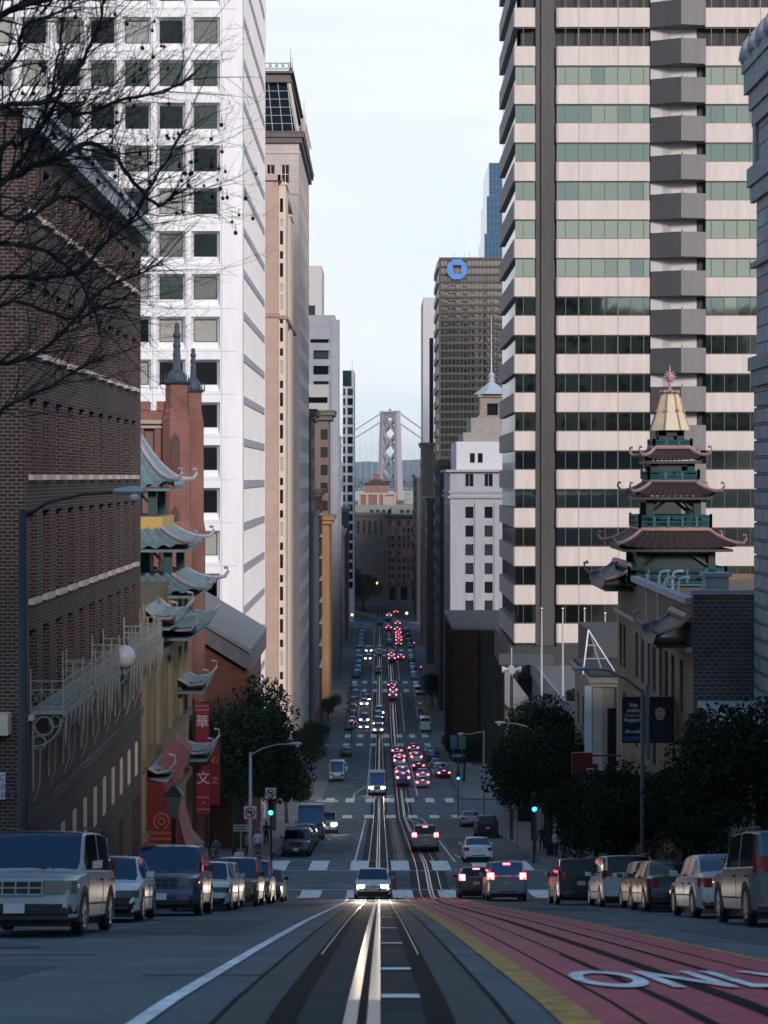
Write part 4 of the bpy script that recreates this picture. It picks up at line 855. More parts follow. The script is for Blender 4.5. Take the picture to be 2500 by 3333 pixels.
# two hooded curly eaves on the street face
for ya, yb, z in ((88.6, 94.9, -5.35), (72.2, 76.3, -6.55)):
    mb = MB(); out = 1.35; n = 14; k = len(mb.v)
    for i in range(n + 1):
        y = ya + (yb - ya) * i / n; e = abs(2 * i / n - 1) ** 5
        for t, (o_, r_) in enumerate(((0, .95), (.5, .45), (1, .05), (1.05, -.12))): mb.v.append((12.19 - out * o_, y, z + r_ + .3 * e * o_))
    for i in range(n):
        for j in range(3): q = k + i * 4 + j; mb.f.append((q, q + 1, q + 5, q + 4)); mb.m.append(0)
    mb.box(12.19 - out, 12.19, ya + .1, yb - .1, z - .2, z - .1); mb.build('hood_roof', tile_dark, pg); mb = MB()
    mb.tube([(12.1, ya, z + 1.0), (12.1, yb, z + 1.0)], .2, 6)
    for y, s in ((ya, -1), (yb, 1)): mb.tube([(12.15, y, z + 1.05), (11.6, y, z + .6), (12.19 - out, y + s * .1, z + .4), (12.19 - out - .25, y + s * .25, z + .55), (12.19 - out - .3, y + s * .28, z + .85), (12.19 - out - .1, y + s * .25, z + .95)], [.09, .085, .08, .07, .065, .10], 6)
    mb.build('hood_ridge', ridge_pink, pg)
# billboard
bb = thing('billboard', 'dark billboard reading We make futures happen beside a portrait on the tan brick wall', 'billboard', (11, 76, -11)); 
mb = MB(); mb.box(9.98, 10.92, 76, 76.12, -11.0, -9.1); mb.build('text_panel', M('poster_dark', (.012, .014, .03), .4, var=0), bb)
mb = MB(); mb.box(11.12, 12.15, 76, 76.12, -11.0, -9.1); mb.build('portrait_panel', M('poster_dark2', (.014, .012, .018), .4, var=0), bb)
mb = MB(); mb.box(10.94, 11.1, 76.02, 76.2, -11.6, -8.6); mb.box(11.1, 12.19, 76.14, 76.2, -9.6, -9.5); mb.box(11.1, 12.19, 76.14, 76.2, -10.6, -10.5); mb.build('bracket', M('bracket_grey', (.2, .21, .25), .5), bb)
wi = M('poster_white', (.85, .87, .9), .5, var=0); oi = M('poster_orange', (.8, .4, .06), .5, var=0)
for t, z, m_, sz in (('We', -9.45, wi, .24), ('make', -9.65, wi, .24), ('futures', -9.85, oi, .24), ('happen.', -10.05, wi, .24), ('sfsu.edu', -10.52, wi, .22)): textmesh(t, sz, m_, 'lettering', bb, world_mat=Matrix.Translation((10.45, 75.99, z)) @ Matrix.Rotation(pi / 2, 4, 'X'))
mb = MB(); mb.box(10.05, 10.85, 75.985, 75.998, -10.92, -10.72); mb.build('purple_bar', M('poster_purple', (.08, .07, .25), .5, var=0), bb)
sk = M('poster_skin', (.5, .36, .31), .5, var=.2, scale=8); mb = MB()
mb.lathe((0, 0, 0), [(0.05, -.30), (.13, -.26), (.18, -.15), (.21, .0), (.2, .14), (.14, .26), (.05, .3)], 16)
mb.v = [(11.55 + x, 75.99 + y * .04, -9.75 + z * 1.05) for x, y, z in mb.v]; mb.build('printed_face', sk, bb)
mb = MB(); mb.poly([(11.33, 75.985, -9.68), (11.37, 75.985, -9.5), (11.47, 75.985, -9.40), (11.63, 75.985, -9.40), (11.74, 75.985, -9.5), (11.78, 75.985, -9.72), (11.72, 75.98, -9.6), (11.55, 75.98, -9.52), (11.38, 75.98, -9.58)])
for x in (11.47, 11.63): mb.box(x - .045, x + .045, 75.975, 75.984, -9.70, -9.675)
mb.box(11.47, 11.63, 75.975, 75.984, -9.915, -9.895); mb.build('printed_hair', black_metal, bb)
mb = MB(); mb.poly([(11.2, 75.986, -10.95), (12.05, 75.986, -10.95), (11.95, 75.986, -10.3), (11.68, 75.986, -10.05), (11.42, 75.986, -10.05), (11.25, 75.986, -10.35)]); mb.build('printed_coat', M('poster_coat', (.02, .02, .03), .5, var=.2), bb)
# red hanging shop sign
rs = thing('hanging_sign', 'dark red hanging sign with a heart outline on the tan brick corner building', 'sign', (11.0, 93, -17)); a = at(1862, 2450, 93); c = at(1945, 2520, 93)
mb = MB(); mb.box(a.x, c.x - .25, 93, 93.2, c.z, a.z); mb.box(a.x + .5, c.x, 92.8, 92.99, c.z - .25, c.z + .55); mb.build('sign_panel', M('sign_red', (.17, .02, .028), .5, var=.1), rs)
mb = MB(); hx, hz = a.x + .9, c.z + .2; mb.tube([(hx + .16 * sin(q * pi / 8) ** 3 * 1.2, 92.78, hz + .011 * (13 * cos(q * pi / 8) - 5 * cos(q * pi / 4) - 2 * cos(3 * q * pi / 8))) for q in range(17)], .025, 4); mb.build('heart_mark', wi, rs)
mb = MB(); mb.box(c.x - .3, 12.19, 93.05, 93.12, a.z - .2, a.z - .12); mb.build('bracket', black_metal, rs)
b = Bld('low_stone_portico', 'low pale stone building with a white roof beside the brick party wall', 'building', 12.6, 24, 62, 71.3, -8.95, M('pale_stone_low', (.34, .33, .35), .8, var=.2, scale=1.5, bump=.3))
b.face('L', grid(63, 2.7, 3, 1.6, -10, 3, 1, 2.2), .4, (win_far,)); b.face('W', grid(13.2, 2.4, 4, 1.4, -10.2, 3, 1, 2.4), .4, (win_black,)); b.close()
mb = MB(); mb.box(12.3, 24, 61.7, 71.4, -8.949, -8.7); mb.build('roof', M('white_roof', (.5, .5, .53), .7, var=.1), b.root)

# grey classical building at the right edge
b = Bld('ashlar_building', 'grey classical building of banded stone blocks with a carved cornice at the right edge', 'building', 14.3, 18.5, 30, 70, 15.0, ashlar)
R = grid(33, 4.6, 8, 1.6, 11.5, 0, 1, 3.4) + grid(33, 4.6, 8, 1.6, 2.2, 0, 1, 3) + grid(33, 4.6, 8, 1.6, -3, 0, 1, 3)
b.face('L', R, .5, (win_black, win_dark), M('stone_frame', (.3, .31, .34), .7), 2, 2); b.close()
mb = MB(); mb.box(18.5, 40, 30, 69.5, -24, -3); mb.build('rear_wing', ashlar, b.root)  # unseen wing, kept low so the sun clears it to the pagoda
sm = M('carved_stone', (.24, .255, .29), .8, var=.3, scale=3, bump=.6); mb = MB()
mb.box(13.9, 18.6, 29, 70.45, 14.55, 15.35); mb.box(14.05, 14.297, 29, 70.3, 13.9, 14.547); mb.box(14.15, 14.297, 29, 70.2, 13.3, 13.897); mb.box(13.82, 18.6, 29, 70.5, 15.353, 15.75); mb.build('cornice', sm, b.root)
for i in range(28): y = 70.2 - i * 1.45; mb = MB(); mb.lathe((14.05, y, 15.7), [(.3, 0), (.42, .2), (.36, .5), (.26, .8), (.05, 1.05)], 6); mb.build('carved_crest', sm, b.root)
for i in range(14): mb = MB(); mb.box(14.17, 14.297, 69.6 - i * 2.9, 70.1 - i * 2.9, 11.7, 13.297); mb.build('frieze_panel', sm, b.root)
mb = MB(); mb.box(14.0, 14.297, 29, 70.4, 11.0, 11.7); mb.box(14.12, 14.297, 29, 70.3, 10.4, 10.997); mb.box(14.1, 14.297, 29, 70.3, 7.9, 8.1); mb.build('architrave', sm, b.root)
mb = MB(); mb.box(14.02, 14.297, 29, 70.3, 4.0, 4.5); mb.box(14.12, 14.297, 29, 70.25, 3.4, 3.997); mb.build('belt_course', sm, b.root)
mb = MB()
for i in range(22): z = 3.2 - i * .62; mb.box(14.22, 14.297, 29, 70.08, z - .56, z - .0)
mb.build('rusticated_courses', ashlar, b.root)

# dark banking hall, then the pale classical block
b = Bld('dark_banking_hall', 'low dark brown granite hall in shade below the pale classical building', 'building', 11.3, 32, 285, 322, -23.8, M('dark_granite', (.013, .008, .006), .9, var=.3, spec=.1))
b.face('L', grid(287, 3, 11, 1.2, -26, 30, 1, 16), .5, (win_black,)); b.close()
mb = MB(); mb.box(11.1, 32.2, 284.8, 322.2, -23.79, -23.4); mb.build('roof', M('dark_roof', (.05, .05, .052), .8), b.root)
mb = MB(); mb.box(15.5, 32, 284.5, 284.99, -45, -24); mb.build('glass_front', win_black, b.root)
pc = M('pale_classical_stone', (.36, .37, .41), .8, var=.1, scale=.8, streak=True)
b = Bld('pale_classical_building', 'pale grey classical office building with paired window columns on the right', 'building', 13.3, 28, 350, 383, 1.2, pc)
R = [(x, x + 1.55, z0, z1) for x in (16.2, 19.85, 23.5) for z0, z1 in floors(-5.8, 3.56, 12, 2.15)]; R2 = [(x, x + 1.6, -2.0, .45) for x in (16.15, 19.8, 23.5)]
wall_grid(b.mb, 'W', 350, 13.3, 28, b.zb, 1.2, R + R2, .45); b.done.add('W')
for r in R: window(b.root, 'W', 350, r, .42, random.choice((win_black, win_far)), None)
for r in R2: window(b.root, 'W', 350, r, .42, win_black, M('stone_frame', (.3, .31, .34), .7), 2, 1, .1)
b.face('L', [(y, y + 1.5, z0, z1) for y in (353, 357, 361, 365, 369, 373, 377) for z0, z1 in floors(-5.8, 3.56, 8, 2.15)], .4, (win_far,)); b.close()
mb = MB()
for x in (13.35, 18.0, 21.7): mb.box(x, x + 1.6 + (1 if x < 14 else 0), 349.75, 349.997, -46, -4.9)
mb.build('pilaster', pc, b.root)
for z, o_ in ((-4.0, .45), (1.0, .8), (-3.0, .25)): mb = MB(); mb.box(13.3 - o_, 28, 350 - o_, 383, z - .2, z + .25); mb.build('cornice', M('pale_cornice', (.33, .335, .36), .8, var=.1), b.root)
mb = MB(); mb.box(14.6, 28, 352, 380, 1.25, 6.6); mb.build('penthouse', M('penthouse_white', (.58, .58, .63), .7, var=.06), b.root)
mb = MB(); mb.box(17.2, 18.1, 351.9, 351.99, 2.6, 4.4); mb.box(18.7, 19.6, 351.9, 351.99, 2.6, 4.4); mb.build('penthouse_window', win_black, b.root)
mb = MB(); mb.box(16, 28, 354, 378, 6.61, 8.4); mb.box(17.6, 28, 356, 376, 8.41, 11.3); mb.build('roof_block', M('roof_block_tan', (.30, .275, .26), .8, var=.15), b.root)
cu_ = thing('cupola', 'stone cupola with a pale pyramid roof and white spire above the pale classical building', 'cupola', (21.9, 362, 11.3)); mb = MB(); s_ = 60 / 3.62 / 16.6
mb.box(19.1, 24.7, 359.2, 364.8, 11.3, 11.8); wall_grid(mb, 'W', 359.6, 19.4, 24.4, 11.8, 15.4, [(20.9, 23.0, 11.9, 14.2)], .6)
for y0_, y1_, x0_, x1_ in ((359.6, 364.4, 19.4, 19.45), (359.6, 364.4, 24.35, 24.4), (364.35, 364.4, 19.45, 24.35)): mb.box(x0_, x1_, y0_, y1_, 11.8, 15.4)
mb.box(19.0, 24.8, 359.2, 364.8, 15.4, 16.0); mb.build('drum', M('cupola_stone', (.26, .22, .20), .8, var=.2), cu_)
mb = MB(); mb.quad((20.9, 360.3, 11.9), (23, 360.3, 11.9), (23, 360.3, 14.2), (20.9, 360.3, 14.2)); mb.build('opening', win_black, cu_)
mb = MB(); mb.lathe((21.9, 362, 0), [(4.0, 16.0), (2.4, 17.0), (.9, 18.2), (.55, 18.5), (.7, 18.9), (.4, 19.2), (.62, 19.9), (.3, 20.4)], 8); mb.build('roof', M('pale_lead', (.42, .47, .55), .5, var=.05), cu_)
mb = MB(); mb.tube([(21.9, 362, 20.3), (21.9, 362, 24.5), (21.9, 362, 31.5)], [.16, .1, .05], 6); mb.build('spire', M('spire_white', (.6, .62, .66), .5, var=0), cu_)

# bronze tower with the blue octagon, slim pale tower, blue glass tower
b = Bld('bronze_grid_tower', 'dark bronze gridded office tower carrying a blue octagon emblem', 'building', 14.4, 44, 448, 480, 53.2, dark_bronze, zbot=-51)
R = []
br_glass = [glass('bronze_glass_%d' % i, c, r, .12, .5, .8) for i, (c, r) in enumerate((((.80, .70, .60), .34), ((.76, .68, .60), .26)))]
for z0, z1 in floors(52.6, 1.86, 55, 1.5): R.append((14.7, 43.7, z0, z1))
b.face('W', [r for r in R if r[2] > -40], .35, br_glass, dark_bronze, 31, 1, .16)
b.close(); mb = MB()
for j in range(27): mb.box(14.0, 14.397, 448.3, 479, 52.6 - j * 3.72 - 1.9, 52.6 - j * 3.72 - .2)
mb.build('side_spandrel', M('side_bronze', (.26, .21, .18), .6), b.root)  # side edges coloured as if lit, paler than the tower's bronze
lg = thing('blue_emblem', 'blue octagon emblem of four interlocking pieces on the bronze tower', 'emblem', (18.7, 447.4, 50.2)); r1, r0 = 2.42, .95; q = r1 * .414
for a in range(4):
    mb = MB(); pts = [(-r0, r1), (q, r1), (r1 - .06, q + .06), (r1 - .06 - .0, r0 + .06), (-r0, r0 + .06)]; ca, sa = cos(-a * pi / 2), sin(-a * pi / 2)
    mb.prism([(18.7 + x * ca - z * sa, 447.2, 50.2 + x * sa + z * ca) for x, z in pts], (0, 1, 0), .35); mb.build('emblem_piece', M('emblem_blue', (.055, .22, .56), .5, var=0), lg)
mb = MB(); mb.box(16.2, 21.2, 447.56, 447.9, 52.3, 52.5); mb.box(16.4, 16.6, 447.56, 447.9, 48, 52.3); mb.box(20.8, 21.0, 447.56, 447.9, 48, 52.3); mb.build('mount', black_metal, lg)
rt = thing('roof_antenna', 'pair of thin white antennas on the bronze tower roof', 'antenna', (21, 452, 53.2)); mb = MB()
for x, h in ((20.6, 1.8), (22.0, 1.9), (18.2, 1.6)): mb.tube([(x, 452, 53.2), (x, 452, 53.2 + h)], .07, 5)
mb.box(16.2, 22.1, 451.5, 452.5, 53.21, 53.6); mb.build('mast', M('antenna_pale', (.4, .42, .45), .5, var=0), rt)
b = Bld('slim_pale_tower', 'slim pale tower with a dark vertical stripe just left of the bronze tower', 'building', 13.1, 20, 560, 590, 54.3, pale_wall)
b.face('W', [(15.0, 16.2, -50, 42)], .5, (blue_glass,)); b.close()
for k, (x0, zt, y0) in enumerate(((41.4, 119, 700), (40.4, 106, 698), (39.4, 91.6, 696))):
    if k == 0: bt = thing('blue_glass_tower', 'stepped blue glass skyscraper behind the striped tower', 'building', (60, 715, -50))
    mb = MB(); mb.box(x0, 80, y0, 740 - k, -50, zt); mb.build('glass_tier', blue_glass, bt); mb = MB()
    for i in range(14): mb.box(x0 + .02 + i * 1.35, x0 + .12 + i * 1.35, y0 - .12, y0 - .003, -20, zt)
    z = zt
    while z > (40 if k == 2 else zt - 20): mb.box(x0, 80, y0 - .13, y0 - .004, z - .12, z); z -= 3.0
    mb.build('mullions', M('blue_mullion', (.10, .17, .26), .5), bt)
for k, (x0, y0, y1, zt, m_) in enumerate(((12.5, 386, 420, 3.0, grey_dark), (12.3, 482, 505, -6, brown_stone), (12.2, 530, 556, 9.3, brown_stone), (12.4, 620, 690, .2, grey_dark))):
    b = Bld('dark_narrow_building', 'dark shaded office building on the far right side, %s of four going away' % ('nearest', 'second', 'third', 'farthest')[k], 'building', x0, 34, y0, y1, zt, m_, group='dark buildings on the far right')
    b.face('L', grid(y0 + 1, 3, int((y1 - y0) / 3), 1.5, zt - 1.5, 3.8, 8, 2), .3, (win_far, win_dark)); b.close(); b.cornice(zt - .2, 1.0, .6, grey_paint if k % 2 else brown_stone)
    for j in range(6): mb = MB(); mb.box(x0 - .9, x0 - .05, y0 + 4, y0 + 4.1, zt - 6 - 5 * j, zt - 5.8 - 5 * j); mb.build('bracket', grey_paint, b.root)

# ------------------------------------------------------------------ end of the street, bridge, hills
er = coursed('end_brick', (.42, .20, .15), (.36, .17, .13), (.38, .27, .22), 1.2, .5, .05, var=.15); ed = M('end_shade_brick', (.14, .105, .095), .8, var=.15)  # wing brick darkened: shade of its turned-away face is in the colour
b = Bld('brick_terminus_building', 'long brown brick building closing the end of the street under the bridge', 'building', 2.5, 34, 715, 745, -15.6, er)
R = []
for z0, z1 in floors(-17.2, 2.95, 9, 1.7):
    for x in (3.5, 4.7, 7.2, 8.9, 10.6, 12.3, 15, 16.4, 18.4, 20, 22, 24): R.append((x, x + .75, z0, z1))
ra = [(x, x + 2.6, -48, -42.8) for x in (3.6, 8, 12.4, 16.8)]
wall_grid(b.mb, 'W', 715, 2.5, 34, b.zb, b.zt, R + ra, .4); b.done.add('W')
for r in R: window(b.root, 'W', 715, r, .4, random.choice((win_far, win_far, win_pale, win_black)))
for r in ra: window(b.root, 'W', 715, r, .4, win_black)
b.close(); b.cornice(-15.8, 1.2, .8, M('end_cornice', (.13, .115, .105), .8))
mb = MB()
for x in (2.6, 6.1, 13.7, 17.8): mb.box(x, x + .7, 714.6, 714.997, -49, -17)
mb.box(2.5, 34, 714.6, 714.99, -25.3, -24.7); mb.box(2.5, 34, 714.6, 714.99, -42.2, -41.6); mb.build('pilaster', M('end_pale', (.21, .155, .13), .8, var=.1), b.root)
wing = thing('shaded_brick_wing', 'darker angled brick wing left of the terminus building', 'building', (-9, 725, -49)); mb = MB()
mb.prism([(2.49, 715, -50), (-24, 738, -50), (-24, 760, -50), (2.49, 745, -50)], (0, 0, 1), 34.4); mb.build('wall', ed, wing)
for z0, z1 in [(-22.5, -17.5)] + floors(-25.5, 3, 7, 1.6):
    for i in range(11):
        t0 = .06 + i * .085; t1 = t0 + .035; p = [(2.49 + (-26.49) * t, 715 + 23 * t - .05) for t in (t0, t1)]
        mb = MB(); mb.quad((p[0][0], p[0][1], z0), (p[1][0], p[1][1], z0), (p[1][0], p[1][1], z1), (p[0][0], p[0][1], z1)); mb.build('window', M('end_window', (.11, .10, .095), .4, var=.2) if z1 < -24 else win_far, wing)
mb = MB(); mb.prism([(3.2, 714.2, -15.6), (-24.2, 737.2, -15.6), (-24.2, 760, -15.6), (3.2, 745, -15.6)], (0, 0, 1), 1.1); mb.build('cornice', M('end_cornice', (.13, .115, .105), .8), wing)
at_ = thing('roof_attic', 'grey green attic storeys on the roof of the brick terminus', 'building', (4, 745, -14)); mb = MB(); mb.box(-13, 30, 738, 765, -15, -11.5); mb.box(4.5, 30, 733, 737.9, -15, -12.3); mb.build('wall', M('attic_green', (.22, .24, .225), .8, var=.1), at_)
mb = MB()
for i in range(12): mb.box(-4 + i * 2.4, -2.6 + i * 2.4, 732.9 if i > 4 else 737.9, 732.99 if i > 4 else 737.99, -14.6, -13.4)
mb.build('attic_window', win_far, at_)
rt = thing('brick_roof_tower', 'square red brick tower with hipped roof and lantern rising in front of the bridge', 'tower', (-1, 750, -12)); tb = M('tower_brick', (.21, .115, .09), .8, var=.15); tl = M('tower_limestone', (.40, .33, .29), .8, var=.1)
def tz(y): return (1550 - y) / 8.0
mb = MB(); mb.box(-8.7, 6.6, 744, 758, -15, tz(1606)); mb.build('base', tb, rt); mb = MB()
for x in (-8.75, -5.6, -1.2, 1.2, 5.6): mb.box(x, x + .9, 743.7, 743.997, -14, tz(1608))
mb.box(-8.9, 6.8, 743.6, 743.998, tz(1610), tz(1603)); mb.box(1.9, 5.5, 743.85, 743.999, tz(1650), tz(1615)); mb.build('quoin', tl, rt)
mb = MB(); mb.box(-6.6, 3.6, 746, 756, tz(1606), tz(1577)); mb.build('belfry', tb, rt); mb = MB()
for i in range(11): x = -6.5 + i * .94; mb.box(x, x + .28, 745.6, 745.997, tz(1605), tz(1580))
mb.build('column', tl, rt); mb = MB(); mb.frustum((-7.2, 4.2, 745.2, 756.8), (-2.6, -.4, 750, 752), tz(1576.5), tz(1560)); mb.build('roof', M('tower_roof', (.10, .055, .045), .7), rt)
mb = MB(); mb.box(-2.7, -.4, 749.8, 752.2, tz(1561), tz(1544)); mb.box(-2.9, -.2, 749.6, 752.4, tz(1544), tz(1542.6)); mb.build('lantern', tb, rt)
wf = M('waterfront_pale', (.62, .54, .46), .7, var=.06)
for k, (xs0, xs1, y0) in enumerate(((1150, 1166, 1630), (1318, 1342, 1600), (1343, 1364, 1604), (1290, 1316, 1628))):
    a = at(xs0, y0, 900 + k * 12); c = at(xs1, y0, 900 + k * 12); b = Bld('waterfront_block', ('pale block left of the brick roof tower', 'cream apartment slab right of the bridge pier', 'pale peach apartment slab at the street\'s right edge by the water', 'low pale block beneath the bridge deck')[k], 'building', a.x, c.x, 900 + k * 12, 915 + k * 12, a.z, wf, zbot=-52)
    b.face('W', [(a.x + .3 + i * .9, a.x + .75 + i * .9, z0, z1) for i in range(int((c.x - a.x - .5) / .9)) for z0, z1 in floors(a.z - .6, 2.8, 6, 1.1)], .2, (win_far,) if k == 0 else (M('waterfront_window', (.35, .33, .33), .4),)); b.close()

# suspension bridge
bs = M('bridge_steel', (.36, .33, .33), .6, var=.06, scale=.1); bg_ = thing('suspension_bridge', 'grey steel suspension bridge with a cross braced tower beyond the end of the street', 'bridge', (11.3, 2050, WATER))
ax = Vector((cos(radians(42)), sin(radians(42)), 0)); pr_ = Vector((ax.y, -ax.x, 0)); ctr = Vector((11.3, 2050, 0))
def bp(u, v, z): p = ctr + ax * u + pr_ * v; return (p.x, p.y, z)
ZT, ZD = 71.5, -5.0; mb = MB()
for s in (-1, 1):
    for du, w0, w1 in ((0, 2.9, 2.3),):
        k = len(mb.v)
        for z, hw, v in ((WATER, 3.4, 14.0), (ZD, 2.9, 13.4), (ZT, 2.25, 11.3)):
            for a, b_ in ((-1.3, -1), (1.3, -1), (1.3, 1), (-1.3, 1)): mb.v.append(bp(a * hw, s * v + b_ * hw, z))
        for i in range(2):
            for j in range(4): mb.f.append((k + i * 4 + j, k + i * 4 + (j + 1) % 4, k + i * 4 + 4 + (j + 1) % 4, k + i * 4 + 4 + j)); mb.m.append(0)
        mb.f.append((k + 8, k + 9, k + 10, k + 11)); mb.m.append(0)
mb.build('tower_leg', bs, bg_); mb = MB()
lv = [66, 47.5, 27.5, 7, -4]
for i in range(4):
    za, zb_ = lv[i], lv[i + 1]; 
    if i == 3: zb_ = -12
    va = 11.6 + (ZT - za) * .027; vb = 11.6 + (ZT - zb_) * .027
    for s in (-1, 1):
        k = len(mb.v)
        for du in (-2.2, 2.2):
            mb.v += [bp(du, s * (va - 1), za + 1.7), bp(du, s * (va - 1), za - 1.7), bp(du, -s * (vb - 1), zb_ - 1.7), bp(du, -s * (vb - 1), zb_ + 1.7)]
        for q in ((0, 1, 2, 3), (7, 6, 5, 4), (0, 3, 7, 4), (1, 5, 6, 2)): mb.f.append(tuple(k + x for x in q)); mb.m.append(0)
mb.build('cross_bracing', bs, bg_); mb = MB()
def bbox(u0, u1, v0, v1, z0, z1, mi=0):
    k = len(mb.v); mb.v += [bp(u, v, z) for z in (z0, z1) for u, v in ((u0, v0), (u1, v0), (u1, v1), (u0, v1))]
    for q in ((0, 3, 2, 1), (4, 5, 6, 7), (0, 1, 5, 4), (1, 2, 6, 5), (2, 3, 7, 6), (3, 0, 4, 7)): mb.f.append(tuple(k + x for x in q)); mb.m.append(mi)
bbox(-2.8, 2.8, -13, 13, ZT - 6.5, ZT - 4.2); bbox(-2.8, 2.8, -13, 13, ZT - .8, ZT + .3)
for i in range(9): bbox(-2.2, 2.2, -9.4 + i * 2.2, -8.4 + i * 2.2, ZT - 4.2, ZT - .8)
for s in (-1, 1): bbox(-3.2, 3.2, s * 11.3 - 2.9, s * 11.3 + 2.9, ZT + .3, ZT + 1.0)
bbox(-.8, .8, -1.4, 1.4, ZT + .3, ZT + 3.2); mb.build('tower_portal', bs, bg_); mb = MB()
for v in (-11, 11):
    for z in (-4.4, -15.2): bbox(-420, 420, v - .7, v + .7, z - 1.0, z + 1.0)
    for i in range(-32, 32):
        u = i * 13.0; mb.tube([bp(u, v, -15.2), bp(u + 6.5, v, -4.4), bp(u + 13, v, -15.2)], .62, 4); mb.tube([bp(u + 6.5, v, -4.4), bp(u + 6.5, v, -15.2)], .4, 4)
bbox(-420, 420, -11, 11, -3.6, -3.0); bbox(-420, 420, -11, 11, -15.2, -14.4); mb.build('deck_truss', M('deck_steel', (.12, .13, .15), .6, var=0), bg_)
for v in (-11.3, 11.3):
    mb = MB(); hgt = lambda u: ZT + .6 - .52 * abs(u) + .00042 * u * u if abs(u) < 300 else -20
    mb.tube([bp(u, v, hgt(u)) for u in range(-150, 151, 6)], .62, 6); mb.build('main_cable', M('cable_grey', (.22, .235, .26), .6, var=0), bg_)
    for u in range(-144, 150, 9):
        mb = MB(); mb.tube([bp(u, v, hgt(u)), bp(u, v, -3)], .13, 4); mb.build('hanger', M('hanger_pale', (.46, .50, .56), .6, var=0), bg_)
# hills across the bay
from mathutils import noise
mb = MB(); nx_ = 120
for j in range(9):
    for i in range(nx_ + 1):
        x = -2600 + 5200 * i / nx_; y = 8400 + 260 * j; r = noise.noise(Vector((x * .0016, 3.1, 0))) * 30 + noise.noise(Vector((x * .006, j * .35, 7))) * 12 + noise.noise(Vector((x * .02, j * .8, 2))) * 4
        top = 84 + x * .013 + r; mb.v.append((x, y, -55 + (top + 55) * (1 - (1 - j / 8) ** 1.7)))
for j in range(8):
    for i in range(nx_): k = j * (nx_ + 1) + i; mb.f.append((k, k + 1, k + nx_ + 2, k + nx_ + 1)); mb.m.append(0)
struct('hills', mb, M('hill_forest', (.085, .10, .09), .9, var=.5, scale=.006), smooth=True)

# unseen hotels uphill behind the viewpoint, sized to shade the street and mirror in the green glass
for k, (x0, x1, y0, y1, zt) in enumerate(((16, 52, -96, -56, 44), (-62, -17, -112, -66, 27), (58, 96, -150, -100, 40), (-110, -66, -90, -40, 24))):
    b = Bld('hotel_building', ('broad stone hotel uphill on the right of the street', 'wide stone hotel uphill on the left of the street', 'tallest stone hotel tower uphill beyond the right hand hotel', 'plain stone apartment house uphill at far left')[k], 'building', x0, x1, y0, y1, zt, M('hotel_stone', (.26, .24, .22), .8, var=.1), zbot=-20)
    mb = MB(); r = grid(x0 + 2, 4, int((x1 - x0) / 4) - 1, 1.6, zt - 3, 4, 14, 2.2)
    for a, b_, c, d in r: mb.box(a, b_, y1 + .003, y1 + .06, c, d)
    o = mb.build('hotel_glazing', win_far, b.root); o['kind'] = 'stuff'
    b.close(); b.cornice(zt - .3, 2, .9, M('hotel_stone', (.26, .24, .22)))
# ------------------------------------------------------------------ trees
leafm = [M('leaf_%d' % i, c, .8, var=.35, scale=3, spec=.12) for i, c in enumerate(((.014, .025, .017), (.020, .036, .020), (.046, .058, .028)))]
bark = M('bark', (.05, .043, .038), .9, var=.2, scale=6, bump=.4)
def crown_mesh(seed, lobes, n, ls, name='crown', mi=(0, 0, 0, 1, 1, 2)):
    r = random.Random(seed); mb = MB()
    for _ in range(n):
        c, rad, sq = r.choice(lobes)
        while True:
            p = Vector((r.uniform(-1, 1), r.uniform(-1, 1), r.uniform(-1, 1)))
            if .25 < p.length < 1 and r.random() < p.length ** 1.5: break
        p *= rad * (1 + .16 * noise.noise(p * 2.3 + Vector((seed, 0, 0)))); p.z *= sq; p += Vector(c)
        a = Vector((r.gauss(0, 1), r.gauss(0, 1), r.gauss(0, 1))).normalized(); b_ = a.cross(Vector((r.gauss(0, 1), r.gauss(0, 1), r.gauss(0, 1)))).normalized()
        s = ls * r.uniform(.6, 1.3); m = r.choice(mi)
        mb.quad(tuple(p - a * s), tuple(p + b_ * s * .5), tuple(p + a * s), tuple(p - b_ * s * .5), m)
    me = bpy.data.meshes.new(name); me.from_pydata(mb.v, [], mb.f)
    for m in leafm: me.materials.append(m)
    me.polygons.foreach_set('material_index', mb.m); me.update(); return me
def lobes(seed, R, H, n=9, zc=None):
    r = random.Random(seed); L = []
    for i in range(n):
        a = r.uniform(0, 2 * pi); q = R * r.uniform(.15, .72)
        L.append(((q * cos(a), q * sin(a), H * r.uniform(.5, .95)), R * r.uniform(.36, .58), r.uniform(.7, .95)))
    return L
crowns = [crown_mesh(11, lobes(1, 3.0, 6.0, 11), 17000, .095), crown_mesh(12, lobes(2, 2.6, 5.4, 10), 16000, .09), crown_mesh(13, lobes(5, 3.3, 6.6, 13), 19000, .10)]
def trunk_mb(h, r, seed):
    q = random.Random(seed); mb = MB(); lean = q.uniform(-.35, .35)
    mb.tube([(0, 0, -.2), (lean * .3, .05, h * .35), (lean, .1, h * .62)], [r * 1.25, r, r * .75], 7)
    for i in range(6):
        a = i * 1.05 + q.uniform(0, .8); l = h * q.uniform(.25, .45)
        mb.tube([(lean, .1, h * .58), (lean + l * .5 * cos(a), l * .5 * sin(a), h * .74), (lean + l * cos(a), l * sin(a), h * .92)], [r * .6, r * .38, r * .12], 5)
    return mb
def tree(label, x, y, k, s, rz, group='leafy street trees', sz=1.0, cat='tree', name='street_tree'):
    t = thing(name, label, cat, (x, y, zg(y) + .13), group); t.rotation_euler = (0, 0, rz); t.scale = (s, s, s * sz)
    trunk_mb((6.0, 5.4, 6.6)[k], .16, int(x * 7 + y)).build('trunk', bark, t, world=False, smooth=True)
    c = bpy.data.objects.new('crown', crowns[k]); C.objects.link(c); c.parent = t; return t
